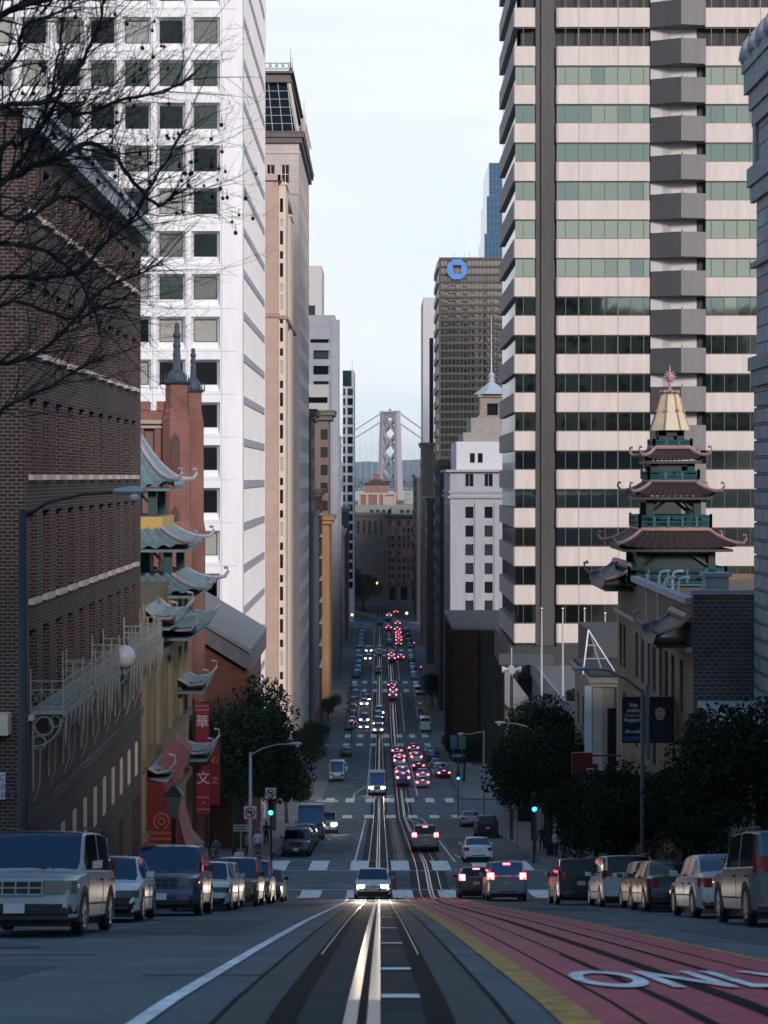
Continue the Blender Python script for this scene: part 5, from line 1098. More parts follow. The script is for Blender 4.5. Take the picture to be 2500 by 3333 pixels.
tree('dense dark street tree just past the crossing, left of the striped sign poles', -9.3, 119, 0, 1.4, .4, sz=1.05)
tree('tall dark street tree in front of the tan bay tower on the left', -9.9, 131, 2, 1.45, 1.4, sz=1.12)
tree('dark street tree under the church hall roof, farther left in the row', -10.0, 146, 1, 1.4, 2.2)
tree('thinning street tree at the far end of the left-hand row above the parked truck', -9.4, 163, 0, 1.1, 3.1)
tree('small grey-green tree above the white van parked on the left', -9.2, 182, 1, 1.0, .9)
tree('green tree under the siren pole in front of the raised terrace', 11.6, 128, 2, 1.25, .3, sz=1.15)
tree('bushy tree right of the terrace steps beside the tan pilaster building', 11.0, 119, 0, 1.25, 2.6)
tree('dark tree between the curved lamp and the terrace steps', 11.8, 141, 1, 1.3, 1.1)
tree('broad dark street tree under the billboard', 10.9, 84, 2, .85, 0.8)
tree('dark street tree below the red hanging sign', 10.8, 92, 0, .9, 2.1)
tree('dark street tree in front of the low stone portico', 11.3, 68, 2, .72, 1.7)
tree('large dark street tree hiding the foot of the ashlar building at the right edge', 11.9, 57, 0, .95, 2.9)
tree('street tree nearest to the viewer among the dark trees on the right', 12.2, 49.5, 1, .88, 0.2)
tree('dark street tree above the white minivan', 10.9, 76, 1, .95, 4.0)
tree('dark tree filling the left corner at the far end of the street', -9.5, 655, 2, 2.2, 0.5)
tree('second dark tree at the far end of the street, beside the brick terminus', -6.0, 672, 0, 2.0, 1.5)
for k, (x, y) in enumerate(((11.4, 250), (11.3, 266), (-10.5, 262), (-10.3, 285), (-10.4, 368), (11.2, 395))):
    tree('small dark pavement tree %s' % ('on the right beyond the second crossing', 'farther right beyond the second crossing', 'on the left beyond the second crossing', 'under the dark columns on the left', 'at the foot of the ochre corner block', 'below the dark buildings on the far right')[k], x, y, k % 3, .95, k * 1.3)
pl = thing('terrace_shrub', 'bright green leafy shrub in the white planter on the terrace', 'shrub', (17.2, 154, pz_)); c = bpy.data.objects.new('foliage', crown_mesh(31, [((0, 0, .7), 1.0, .7), ((1.1, .3, .5), .8, .7), ((-1, 0, .6), .7, .8)], 1500, .14, 'foliage', (1, 2, 2))); C.objects.link(c); c.parent = pl
mb = MB()
for q in range(7): a = q * .9; mb.tube([(17.2 + .3 * cos(a), 154 + .2 * sin(a), pz_), (17.2 + .8 * cos(a), 154 + .5 * sin(a), pz_ + .8)], [.03, .012], 5)
mb.build('stem', bark, pl)

# bare winter tree reaching in from the left
bt = thing('bare_tree', 'bare dark winter tree with hanging seed balls reaching in at the upper left', 'tree', (-8.3, 21, zg(21) + .1)); twig = M('dark_twig', (.018, .017, .017), .85, var=.2, scale=8)
rr = random.Random(21); tb = MB(); br = MB(); tw_ = MB(); balls = []
base = Vector((-8.3, 21, zg(21))); tb.tube([tuple(base), (-8.2, 21, -3.5), (-7.9, 21.1, -1.0), (-7.2, 21.2, 1.6)], [.36, .3, .26, .2], 10)
limbs = [  # (start on trunk z, list of photo points, depth, radius)
    ([(-7.2, 21.2, 1.6)], [(-120, 700), (0, 600), (120, 535), (199, 506), (289, 464), (362, 500), (422, 579), (500, 663), (545, 655), (570, 625)], 21.5, .055),
    ([(-7.2, 21.2, 1.6), (-6.0, 21, 3.2)], [(-60, 380), (20, 345), (100, 338), (175, 328), (253, 374), (338, 344), (482, 307), (570, 285), (640, 235)], 20.5, .042),
    ([(-7.2, 21.2, 1.6), (-6.4, 20.6, 4.2)], [(-80, 90), (0, 55), (60, 25), (130, 5), (260, -40), (420, -60)], 20, .065),
    ([(-7.6, 21.1, .3)], [(-100, 960), (40, 900), (150, 905), (260, 880), (330, 800), (420, 720), (500, 590), (560, 490), (600, 420)], 22.5, .04),
    ([(-7.9, 21.1, -1.0)], [(-140, 1250), (20, 1180), (120, 1150), (230, 1060), (310, 960), (420, 900), (520, 860)], 22, .036),
    ([(-7.2, 21.2, 1.6)], [(-60, 520), (60, 470), (140, 400), (200, 300), (270, 200), (320, 80), (350, -40)], 21, .034),
    ([(-7.2, 21.2, 1.6), (-6.2, 21, 3.8)], [(-40, 250), (50, 180), (75, 90), (140, 60), (215, 25), (255, -30)], 22, .036),
    ([(-7.9, 21.1, -1.0)], [(-120, 1420), (10, 1330), (90, 1290), (180, 1250), (250, 1200), (330, 1170)], 23, .034), ([(-7.6, 21.1, .3)], [(-100, 830), (0, 790), (80, 800), (170, 830), (250, 900), (300, 1000), (330, 1100)], 21.5, .036), ([(-7.2, 21.2, 1.6)], [(-60, 640), (40, 560), (110, 450), (160, 330), (185, 200), (200, 60)], 21.2, .03), ([(-7.9, 21.1, -1.0)], [(-150, 1100), (-20, 1000), (60, 980), (150, 1010), (240, 1040), (330, 1000), (420, 1020)], 22.2, .032), ([(-7.6, 21.1, .3)], [(-120, 760), (-20, 700), (60, 720), (120, 690), (220, 640), (320, 700), (400, 800)], 20.8, .034)]
def walk_branch(p, d, length, rad, depth, up=.0):
    n = max(4, int(length / .17)); pts = [p.copy()]; d = d.normalized(); kids = []
    for i in range(n):
        d = (d + Vector((rr.gauss(0, .10), rr.gauss(0, .10), rr.gauss(0, .10) + up))).normalized(); p = p + d * (length / n); pts.append(p.copy())
        if depth < 3 and i > 0 and rr.random() < (.72 if depth < 2 else .5): kids.append((p.copy(), d.copy(), i / n))
    rs = [rad * (1 - .78 * i / n) for i in range(n + 1)]; (br if depth < 1 else tw_).tube([tuple(q) for q in pts], rs, 5 if depth < 2 else 3, cap=False)
    if depth >= 2 and rr.random() < .15: balls.append(pts[-1])
    for q, dd, t in kids:
        ax_ = Vector((rr.gauss(0, 1), rr.gauss(0, 1), rr.gauss(0, 1))).normalized(); nd = (Matrix.Rotation(rr.choice((-1, 1)) * radians(rr.uniform(28, 65)), 3, ax_) @ dd)
        walk_branch(q, nd, length * rr.uniform(.38, .66) * (1 - .35 * t), max(.003, .92 * rad * rr.uniform(.42, .6) * (1 - .4 * t)), depth + 1, up)
for pre, pp, dd, rad in limbs:
    pts = [Vector(p) for p in pre] + [at(x, y, dd + .35 * sin(i * 1.7) + i * .08) for i, (x, y) in enumerate(pp)]
    fine = []
    for i in range(len(pts) - 1):
        p0, p1, p2, p3 = pts[max(i - 1, 0)], pts[i], pts[i + 1], pts[min(i + 2, len(pts) - 1)]
        for t in (0, .25, .5, .75): fine.append(.5 * ((2 * p1) + (p2 - p0) * t + (2 * p0 - 5 * p1 + 4 * p2 - p3) * t * t + (3 * p1 - p0 - 3 * p2 + p3) * t ** 3))
    fine.append(pts[-1]); m = len(fine); br.tube([tuple(q + Vector((rr.gauss(0, .012), rr.gauss(0, .012), rr.gauss(0, .012)))) for q in fine], [rad * .78 * (1 - .8 * i / (m - 1)) + .006 for i in range(m)], 7, cap=False)
    for i in range(6, m - 1):
        for _rep in range(2 if rr.random() < .55 else 1):
            dr = (fine[i + 1] - fine[i]).normalized(); t = i / m
            nd = (dr * .55 + Vector((rr.uniform(-.25, .8), rr.gauss(0, .4), rr.uniform(-.35, 1.0)))).normalized()
            walk_branch(fine[i], nd, rr.uniform(.7, 1.9) * (1.1 - .5 * t), max(.009, rad * .30 * (1.15 - t)), 1, .02)
tb.build('trunk', twig, bt, smooth=True); br.build('branches', twig, bt, smooth=True)
tw_.build('twigs', twig, bt); mb = MB(); mb.tube([(0, 0, 0), (0, 0, -.07)], .004, 3); mb.ball((0, 0, -.09), .024, 0, 6); me = None
for p in balls[:100]:
    if me is None: o = mb.build('seed_ball', twig, bt, world=False); me = o.data
    else: o = bpy.data.objects.new('seed_ball', me); C.objects.link(o); o.parent = bt
    o.location = p - bt.location; o.scale = (rr.uniform(.8, 1.25),) * 3

# ------------------------------------------------------------------ vehicles
tyre = M('tyre', (.012, .012, .013), .8, var=0); rim = M('wheel_rim', (.30, .31, .33), .35, .8, var=0); dark_trim = M('dark_trim', (.012, .013, .014), .55, var=0)
carglass = glass('car_glass', (.35, .52, .80), .22, .08); carglass_d = M('car_glass_dark', (.008, .012, .015), .08, var=0)
head_off = M('headlight_glass', (.13, .135, .14), .15, var=0); head_on = M('headlight_lit', (1.0, .80, .58), emit=26, sample=False); head_main = M('headlight_bright', (1.0, .86, .70), emit=260)
head_far = M('headlight_far', (1.0, .74, .50), emit=7, sample=False)
tail_off = M('taillight_red', (.22, .012, .015), .2, var=0); tail_on = M('taillight_lit', (1.0, .10, .11), emit=5.0, sample=False); amber = M('amber_lens', (.7, .30, .06), .3, var=0); amber_on = M('amber_lit', (.75, .34, .10), .2, var=0)
plate_m = M('licence_plate', (.55, .55, .56), .4, var=.15, scale=30)
def paintc(name, col): return M('paint_' + name, col, .28, .0, var=.05, scale=1.2, spec=.6)
PC = {'white': (.62, .63, .66), 'silver': (.34, .355, .38), 'grey': (.13, .135, .14), 'black': (.014, .015, .018), 'navy': (.05, .075, .14), 'pearl': (.50, .52, .56), 'dark': (.03, .032, .036), 'red': (.16, .02, .02), 'blue': (.10, .17, .30), 'champagne': (.33, .30, .26)}
# type: length, width, height, belt, hood top, (greenhouse base y front, rear), (roof y front, rear), trunk top, clearance, tyre r
CT = {'sedan': (4.65, 1.80, 1.46, .93, .88, (1.15, -1.75), (.45, -1.05), 1.0, .20, .33),
      'hatch': (4.2, 1.76, 1.52, .96, .93, (1.15, -1.98), (.5, -1.55), 1.02, .20, .32),
      'suv': (4.75, 1.86, 1.78, 1.08, 1.06, (1.15, -2.28), (.5, -2.0), 1.12, .26, .38),
      'minivan': (5.1, 1.96, 1.78, 1.05, 1.0, (1.45, -2.46), (.65, -2.2), 1.08, .22, .35),
      'pickup': (5.5, 1.95, 1.88, 1.12, 1.10, (1.05, -.75), (.45, -.45), 1.12, .30, .40),
      'van': (5.9, 2.1, 2.65, 1.25, 1.20, (2.15, -2.9), (1.35, -2.85), 1.3, .26, .38)}
def car(kind, col, label, detail=2, lights=(0, 0), cat=None, group=None, dark_rear=False, gl=None, bumper=None):
    L, W, H, belt, hood, (gf, gr), (rf, rr_), tk, cl, tr = CT[kind]; hw = W / 2; m = paintc(col, PC[col]); gl = gl or carglass
    t = thing({'suv': 'sport_utility_car', 'van': 'delivery_van', 'pickup': 'pickup_truck', 'minivan': 'minivan'}.get(kind, 'hatchback' if kind == 'hatch' else 'sedan'), label, cat or {'van': 'van', 'pickup': 'truck', 'minivan': 'minivan'}.get(kind, 'car'), (0, 0, 0), group)
    f, r = L / 2, -L / 2; noseh = hood - (.20 if kind in ('sedan', 'hatch') else .13)
    prof = [(f, .50), (f - .03, noseh - .12), (f - .12, noseh), (f - .45, hood - .075), ((f + gf) / 2, hood - .03), (gf + .06, hood + .005), (gf, hood + .03), ((gf * .75 + rf * .25), hood + (H - hood) * .31), ((gf + rf) / 2, hood + (H - hood) * .60), (gf * .2 + rf * .8, H - (H - hood) * .10), (rf, H - .035), (rf * .6 + rr_ * .4, H), (rf * .3 + rr_ * .7, H - .005), (rr_, H - .05),
            (rr_ * .75 + gr * .25, H - (H - tk) * .22 - .03), ((rr_ + gr) / 2, tk + (H - tk) * .5), (gr, tk + .03), (min(gr - .06, r + .34), tk + .0), (min(gr - .10, r + .12), tk - .03), (r + .04, tk - .13), (r, .52)]
    def T(y):
        for (a, za), (b_, zb_) in zip(prof, prof[1:]):
            if y >= b_: return zb_ + (za - zb_) * (y - b_) / max(1e-6, a - b_)
        return prof[-1][1]
    def hwid(y):
        u = max(0, (abs(y) - (L / 2 - .75)) / .75); return hw * (1 - (.15 if y > 0 else .11) * u ** 2.6)
    wtop = .76 if kind in ('sedan', 'hatch') else .82 if kind != 'van' else .93
    N_ = {2: 46, 1: 26, 0: 16}[detail]; ys_ = sorted({round(f - L * i / N_, 4) for i in range(N_ + 1)} | {round(p[0], 4) for p in prof} | {round(gf * .5 + gr * .5 + .12, 4), round(gf * .5 + gr * .5, 4), round(rf - .02, 4)}, reverse=True)
    rings = []
    for y in ys_:
        h = hwid(y); z = T(y); bl = min(belt + .02 * (gf - y) / L, z - .045); k = max(0., min(1., (z - belt) / (H - belt))); e = h * (.90 - (.90 - wtop) * k) if z > belt + .05 else h * .86
        lo = cl + (.16 if y > f - .12 else .14 if y < r + .12 else 0); s = [(h * .90, lo), (h * .985, lo + .05), (h, lo + (bl - lo) * .45), (h * .995, lo + (bl - lo) * .75), (h * .965, bl - .02), (h * .925 if k > 0 else h * .91, bl + .005), (e, z - .045 if k > .3 else z - .025), (e * .93, z - .012), (e * .55, z + .008), (0, z + .016)]
        rings.append([(-x, y, q) for x, q in s] + [(x, y, q) for x, q in s[-2::-1]])
    n = len(rings[0]); V = [v for rg_ in rings for v in rg_]; groups = {}
    mid = gf * .5 + gr * .5
    for i in range(len(rings) - 1):
        y0, y1 = ys_[i], ys_[i + 1]; yc = (y0 + y1) / 2
        for j in range(n - 1):
            jj = j if j < n // 2 else n - 2 - j; side = 'l' if j < n // 2 else 'r'; g = 'body'; z1 = max(T(y0), T(y1))
            if jj in (7, 8) and rf + .0 < yc < gf - .01: g = 'windshield'
            elif jj in (7, 8) and gr + .02 < yc < rr_ + .0: g = 'rear_window'
            elif jj == 5 and T(yc) > belt + .20 and not (mid - .01 < yc < mid + .13) and yc > (rr_ + .12 if kind in ('sedan', 'hatch') else gr + .28) and not (kind == 'van' and yc < .4): g = 'side_' + side + ('f' if yc > mid else 'r')
            groups.setdefault(g, []).append((i * n + j, i * n + j + 1, (i + 1) * n + j + 1, (i + 1) * n + j))
    def sub(name, faces, mats, extra=None):
        used = sorted({v for q in faces for v in q}); ix = {v: i for i, v in enumerate(used)}; mb = MB(); mb.v = [V[v] for v in used]; mb.f = [tuple(ix[v] for v in q) for q in faces]; mb.m = [0] * len(faces)
        if extra: extra(mb)
        o = mb.build(name, mats, t, world=False, smooth=True); o.data.set_sharp_from_angle(angle=radians(33)); return o
    def extra(mb):
        mb.poly(rings[0]); mb.poly(rings[-1][::-1])
        for s in (-1, 1):
            for wy in (f - .92, r + .95):
                pts = [(s * hw * 1.004, wy + (tr + .075) * cos(q * pi / 8), max(cl, tr + (tr + .075) * sin(q * pi / 8))) for q in range(9)]; mb.prism(pts + [(s * hw * 1.004, wy - tr - .075, cl - .03), (s * hw * 1.004, wy + tr + .075, cl - .03)], (-s, 0, 0), .30, 1)
        mb.box(-hw * .86, hw * .86, r + .25, f - .25, cl - .10, cl + .04, 1)
    sub('body', groups.pop('body'), [m, dark_trim], extra)
    for g, fs in groups.items(): sub('side_window' if g.startswith('side') else g, fs, carglass_d if g.startswith('side') or (dark_rear and g == 'rear_window') else gl)
    zl = (noseh - .16, noseh + .0) if kind in ('sedan', 'hatch') else (noseh - .24, noseh - .02)
    for s in (-1, 1):
        g = MB(); hf = hwid(f); g.prism([(s * x, y, zl[0]) for x, y in ((hf * .55, f + .012), (hf * .93, f - .0), (hwid(f - .1) * 1.006, f - .1), (hwid(f - .3) * 1.004, f - .30), (hf * .8, f - .3), (hf * .55, f - .1))], (0, 0, 1), zl[1] - zl[0])
        if lights[0] == 2:
            g.m = [1] * len(g.m); x = s * hf * .74; g.box(x - .16, x + .16, f + .013, f + .02, zl[0] + .03, zl[1] - .02, 0); g.build('headlight', [head_main, head_off], t, world=False)
        else: g.build('headlight', (head_off, head_on, head_main, head_far)[lights[0]], t, world=False)
        tz0, tz1 = (tk - .30, tk - .10) if kind in ('sedan', 'pickup') else (belt - .10, belt + .20); hb = hwid(r)
        g = MB(); g.prism([(s * x, y, tz0) for x, y in ((hb * .72, r - .012), (hb * .93, r - .004), (hwid(r + .1) * 1.006, r + .1), (hwid(r + .26) * 1.004, r + .26), (hb * .8, r + .26), (hb * .72, r + .1))], (0, 0, 1), tz1 - tz0); g.build('taillight', (tail_off, tail_on)[lights[1]], t, world=False)
    if lights[1] and kind != 'pickup':
        g = MB(); zq = H - .09 if kind != 'sedan' else tk + .06; yq = rr_ - .06 if kind != 'sedan' else gr + .02; g.box(-.17, .17, yq - .06, yq + .02, zq - .04, zq + .025); g.build('brake_light', tail_on, t, world=False)
    if detail:
        for s in (-1, 1):
            for wy in (f - .92, r + .95):
                w_ = MB(); k = 16; x1, x0 = hw * 1.006, hw * .82; pr2 = [(x0, tr), (x1 - .03, tr), (x1, tr - .03), (x1, tr * .64), (x1 - .05, tr * .62)]
                w_.v = [(s * x, wy + q2 * cos(2 * pi * q / k), tr + q2 * sin(2 * pi * q / k)) for x, q2 in pr2 for q in range(k)]
                w_.f = [(e * k + q, e * k + (q + 1) % k, (e + 1) * k + (q + 1) % k, (e + 1) * k + q) for e in range(4) for q in range(k)] + [tuple(range(4 * k, 5 * k))]; w_.m = [0] * len(w_.f); wo = w_.build('wheel', tyre, t, world=False)
                if detail > 1:
                    g = MB()
                    for q in range(7):
                        a = q * 2 * pi / 7; x = s * hw * .985; c = lambda rad, an: (x, wy + tr * rad * cos(an), tr + tr * rad * sin(an))
                        g.prism([c(.12, a - 1), c(.60, a - .16), c(.60, a + .16), c(.12, a + 1)], (s, 0, 0), .02)
                    g.tube([(s * hw * 1.0, wy + tr * .63 * cos(q * pi / 8), tr + tr * .63 * sin(q * pi / 8)) for q in range(17)], .016, 5, cap=False); g.build('rim', rim, wo, world=False)
            g = MB(); x = s * hw * .97; g.prism([(x, gf - .40, belt + .02), (x + s * .19, gf - .36, belt + .03), (x + s * .20, gf - .30, belt + .05), (x + s * .06, gf - .20, belt + .03)], (0, 0, 1), .13); g.build('mirror', m, t, world=False)
        g = MB(); wg = hw * .44; z0, z1 = (noseh - .19, noseh - .06) if kind in ('sedan', 'hatch') else (noseh - .25, noseh - .03)
        g.box(-wg, wg, f - .12, f + .012, z0, z1, 1)
        for i in range(2 if detail > 1 else 3): q = z0 + (z1 - z0) * (i + .0 if i == 0 else 1.0); g.box(-wg - .02, wg + .02, f - .06, f + .026, q - .014, q + .014, 0)
        g.box(-wg, wg, f - .06, f + .024, (z0 + z1) / 2 - .012, (z0 + z1) / 2 + .012, 0)
        for i in range(-2, 3): g.box(i * wg * .5 - .012, i * wg * .5 + .012, f - .06, f + .022, z0, z1, 0)
        g.build('grille', [m, dark_trim], t, world=False)
        for sg_, e in ((1, f), (-1, r)):
            pl = [(-hwid(e - sg_ * .4) * 1.0, e - sg_ * .40), (-hwid(e - sg_ * .1) * 1.0, e - sg_ * .10), (-hwid(e) * .9, e + sg_ * .015), (-hwid(e) * .5, e + sg_ * .05), (hwid(e) * .5, e + sg_ * .05), (hwid(e) * .9, e + sg_ * .015), (hwid(e - sg_ * .1) * 1.0, e - sg_ * .10), (hwid(e - sg_ * .4) * 1.0, e - sg_ * .40)]
            g = MB(); g.prism([(x, y, .36) for x, y in pl], (0, 0, 1), .17); g.prism([(x * .97, y - sg_ * .02, .26) for x, y in pl], (0, 0, 1), .098, 1); g.box(-hw * .45, hw * .45, min(e + sg_ * .03, e + sg_ * .056), max(e + sg_ * .03, e + sg_ * .056), .40, .46, 1); o = g.build('bumper', [bumper or m, dark_trim], t, world=False); q = o.modifiers.new('soft_edges', 'BEVEL'); q.width = .025; q.segments = 2
        for y, zq in ((f + .065, .46), (r - .03, .74 if kind in ('sedan', 'hatch') else .82)):
            g = MB(); g.box(-.16, .16, y - .012, y + .03, zq - .08, zq + .08); g.build('licence_plate', plate_m, t, world=False)
        g = MB()
        for s in (-1, 1):
            x = s * hw * 1.0005
            for yy in (gf - .08, mid + .06, gr + .45): g.box(x - .002, x + .002, yy - .007, yy + .007, cl + .12, belt - .10)
            for yy in (mid + .25, gr + .72): g.box(x - .02, x + .012, yy - .09, yy + .09, belt - .17, belt - .135)
            g.box(x - .003, x + .004, gr + .5, gf - .1, .50, .535)
        g.build('door_seam', dark_trim, t, world=False)
        if kind in ('suv', 'minivan'):
            for s in (-1, 1): g = MB(); g.tube([(s * hw * wtop * .90, rf - .1, H - .02), (s * hw * wtop * .90, rf - .25, H + .05), (s * hw * wtop * .90, rr_ + .2, H + .05), (s * hw * wtop * .90, rr_ + .05, H - .02)], .018, 5); g.build('roof_rail', dark_trim, t, world=False)
        g = MB()
        for s in (-1, 1): g.tube([(s * .05 - .3, gf + .02, hood + .05), (s * .30 - .05, gf - .10, hood + .13)], .012, 4)
        g.build('wiper', dark_trim, t, world=False)
        if detail > 1:
            g = MB()
            for s in (-1, 1): h = hwid(f - .34); g.box(s * h - .02, s * h + .006, f - .40, f - .30, noseh - .14, noseh - .08)
            g.build('side_marker', amber_on, t, world=False)
    return t
def place(t, x, y, face, yaw=0.0):
    """y = middle of the car; face +1 drives away downhill, -1 comes uphill"""
    y0, y1 = y - 1.35, y + 1.35; fwd = Vector((sin(yaw), cos(yaw) * face, 0)); sl = (zg(y1) - zg(y0)) / 2.7; fwd.z = sl * fwd.y; fwd.normalize()
    right = fwd.cross(Vector((0, 0, 1))).normalized(); up = right.cross(fwd)
    m = Matrix((right, fwd, up)).transposed(); t.rotation_euler = m.to_euler(); t.location = (x, y, (zg(y0) + zg(y1)) / 2 + .02); return t
GP = {'L': 'cars parked along the left kerb', 'R': 'cars parked along the right kerb', 'T': 'cars in traffic'}
ncar = [
 ('suv', 'silver', 'silver boxy sport utility car nearest on the left, dark lower bumper', -5.62, 30.6, -1, (0, 0), 'L', 0), ('sedan', 'white', 'white sedan parked right behind the silver boxy car on the left', -5.95, 40.2, -1, (0, 0), 'L', 0),
 ('suv', 'navy', 'dark blue crossover with a blue reflecting windshield parked on the left', -5.45, 48.0, -1, (0, 0), 'L', 0), ('sedan', 'white', 'white sedan with a small dark grille behind the dark blue crossover', -5.35, 56.6, -1, (0, 0), 'L', 0),
 ('hatch', 'pearl', 'pearl hatchback half hidden behind the white sedans on the left', -5.6, 62.6, -1, (0, 0), 'L', 0), ('minivan', 'dark', 'dark minivan with a flat roof among the cars parked on the left', -5.4, 68.6, -1, (0, 0), 'L', 0),
 ('suv', 'grey', 'grey sport utility car with pale pillars near the left crossing', -5.35, 76.2, -1, (0, 0), 'L', 0), ('sedan', 'dark', 'dark sedan parked last before the left end of the crosswalk', -5.25, 84.5, -1, (0, 0), 'L', 0),
 ('sedan', 'white', 'white sedan with glaring headlights coming uphill on the cable track', -.35, 91.5, -1, (2, 0), 'T', 0),
 ('suv', 'champagne', 'grey-brown sport utility car heading away on the right cable track past the crosswalk', 3.1, 128.0, 1, (0, 1), 'T', 1),
 ('sedan', 'white', 'white sedan seen from behind on the far crosswalk at right', 6.0, 114.5, 1, (0, 0), 'T', 0), ('hatch', 'black', 'black hatchback with lit brake lights waiting before the crosswalk', 4.75, 92.4, 1, (0, 1), 'T', 1),
 ('suv', 'silver', 'silver car with lit brake lights and back window, first at the right kerb lane', 5.85, 87.0, 1, (0, 1), 'T', 0),
 ('suv', 'black', 'black sport utility car parked on the right behind the braking silver car', 7.85, 74.0, 1, (0, 0), 'R', 1), ('minivan', 'white', 'white minivan parked on the right', 8.75, 66.8, 1, (0, 0), 'R', 1),
 ('sedan', 'black', 'black sedan parked between the white minivan and the silver sedan', 8.55, 54.8, 1, (0, 0), 'R', 1), ('hatch', 'dark', 'dark hatchback tucked behind the white minivan', 9.0, 60.9, 1, (0, 0), 'R', 1),
 ('sedan', 'silver', 'silver sedan parked second from the right edge', 8.2, 44.4, 1, (0, 0), 'R', 0), ('suv', 'grey', 'grey sport utility car parked nearest at the right edge', 7.85, 36.2, 1, (0, 0), 'R', 0),
 ('sedan', 'champagne', 'pale sedan parked on the right just before the second crossing', 8.6, 176, 1, (0, 0), 'R', 0), ('suv', 'black', 'black car parked on the right below the blue parking sign', 8.7, 151, 1, (0, 0), 'R', 1),
 ('suv', 'dark', 'dark sport utility car parked first past the left crosswalk', -5.45, 121.4, -1, (0, 0), 'L', 0), ('sedan', 'navy', 'dark blue sedan second in the left row past the crosswalk', -5.5, 129.0, -1, (0, 0), 'L', 0),
 ('hatch', 'grey', 'grey hatchback third in the left row past the crosswalk', -5.5, 136.5, -1, (0, 0), 'L', 0), ('van', 'dark', 'dark box truck with a pale roof edge parked in the left row', -5.5, 147.5, -1, (0, 0), 'L', 0),
 ('suv', 'silver', 'silver car with one lit headlight coming round the dark box truck', -4.6, 160, -1, (1, 0), 'T', 0),
 ('van', 'silver', 'pale delivery van with lit headlights climbing from the second crossing', -.35, 233.5, -1, (1, 0), 'T', 0)]
for kind, col, lab, x, y, fc, li, gp, dr in ncar:
    det = 2 if y < 100 else 1
    c = car(kind, col, lab, det, li, None, GP[gp], bool(dr), bumper=dark_trim if 'boxy' in lab else None); place(c, x, y, fc, .035 if gp == 'L' and 33 < y < 45 else 0)
    if 'glaring' in lab:
        for s in (-1, 1):
            sl_ = bpy.data.lights.new('headlight_beam', 'SPOT'); sl_.energy = 1300; sl_.spot_size = radians(13); sl_.spot_blend = .8; sl_.shadow_soft_size = .11; sl_.color = (1.0, .80, .58)
            lo = bpy.data.objects.new('headlight_beam', sl_); C.objects.link(lo); lo.parent = c; lo.location = (s * .58, 2.42, .70); lo.rotation_euler = (radians(86), 0, 0)
    if 'boxy' in lab:
        c.scale = (1, 1, .93)
    if 'box truck' in lab or 'delivery van' in lab:
        g = MB(); g.box(-.96, .96, -2.85, 1.2, 2.66, 2.74); g.build('roof_panel', M('van_roof', (.42, .43, .46), .5), c, world=False)
# far traffic: copies of small prototypes
protos = {}
def far(kind, col, fc, lit, x, y, label, group):
    key = (kind, col, fc, lit)
    if key not in protos:
        protos[key] = car(kind, col, label, 0, ((3 if fc < 0 else 0) if lit else 0, 1 if lit and fc > 0 else 0), None, group); c = protos[key]
    else: c = dup(protos[key])
    tag(c, label, c['category'], group); place(c, x, y, fc); return c
fr_ = random.Random(5); cols = ['white', 'silver', 'black', 'pearl', 'blue', 'dark', 'grey', 'silver']; used_l = set()
words = ['first', 'second', 'third', 'fourth', 'fifth', 'sixth', 'seventh', 'eighth', 'ninth', 'tenth', 'eleventh', 'twelfth', 'thirteenth', 'fourteenth', 'fifteenth', 'sixteenth']
rows = [  # x, list of y, facing, lit, row text
 (2.95, [245.5, 256, 267, 279, 291, 303.5], 1, 1, 'in the braking queue on the right track past the second crossing'),
 (5.75, [243, 254.5, 271, 284, 297, 311], 1, 1, 'in the lit-up lane right of the braking queue'),
 (8.5, [262, 275, 288, 301, 356, 366, 388, 399, 410, 448, 460, 472, 486, 530, 545, 562, 578], 1, 0, 'parked along the far right kerb'),
 (-5.7, [253, 266, 300, 357, 366, 375, 386, 398, 409, 418, 450, 462, 474, 488, 530, 541, 553, 566, 580, 592], -1, 0, 'parked along the far left kerb'),
 (-.25, [352, 362, 372, 381], -1, 1, 'in the uphill queue waiting at the third crossing'), (-3.2, [358, 369, 395, 404, 492, 515], -1, 1, 'with headlights in the far left lane'),
 (2.9, [407, 418, 430, 489, 500, 588, 640], 1, 1, 'with red lights on the far right cable track'), (5.6, [492, 535, 543, 552, 561, 571, 583, 606, 660], 1, 1, 'with red lights in the far right lane'),
 (-.3, [462, 508, 519, 612], -1, 0, 'on the far left cable track'), (2.6, [538, 598, 625], 1, 0, 'unlit on the far right cable track')]
for x, yl, fc, lit, txt in rows:
    for i, y in enumerate(yl):
        kind = fr_.choice(['sedan', 'sedan', 'suv', 'hatch', 'suv', 'minivan']); col = fr_.choice(cols)
        if (x, y) in ((8.5, 356), (8.5, 399), (8.5, 410)): kind, col = 'van', 'white'
        nm = {'suv': 'tall car', 'hatch': 'hatchback', 'van': 'delivery van'}.get(kind, kind)
        far(kind, col, fc, lit, x + fr_.uniform(-.25, .25), y + fr_.uniform(-.6, .6), '%s %s, %s %s' % (col if col != 'pearl' else 'pearly', nm, words[i] if i < 16 else 'last' if i == len(yl) - 1 else ('seventeenth', 'eighteenth', 'nineteenth', 'twentieth')[i - 16], txt), 'cars ' + txt)
far('sedan', 'black', 1, 1, 8.9, 258, 'black sedan with red lights standing at the kerb right of the two lit lanes', 'cars parked along the right kerb')
far('van', 'white', -1, 0, -5.9, 233.5 + 20, 'white delivery van parked on the left under the small grey-green tree', 'cars parked along the left kerb')
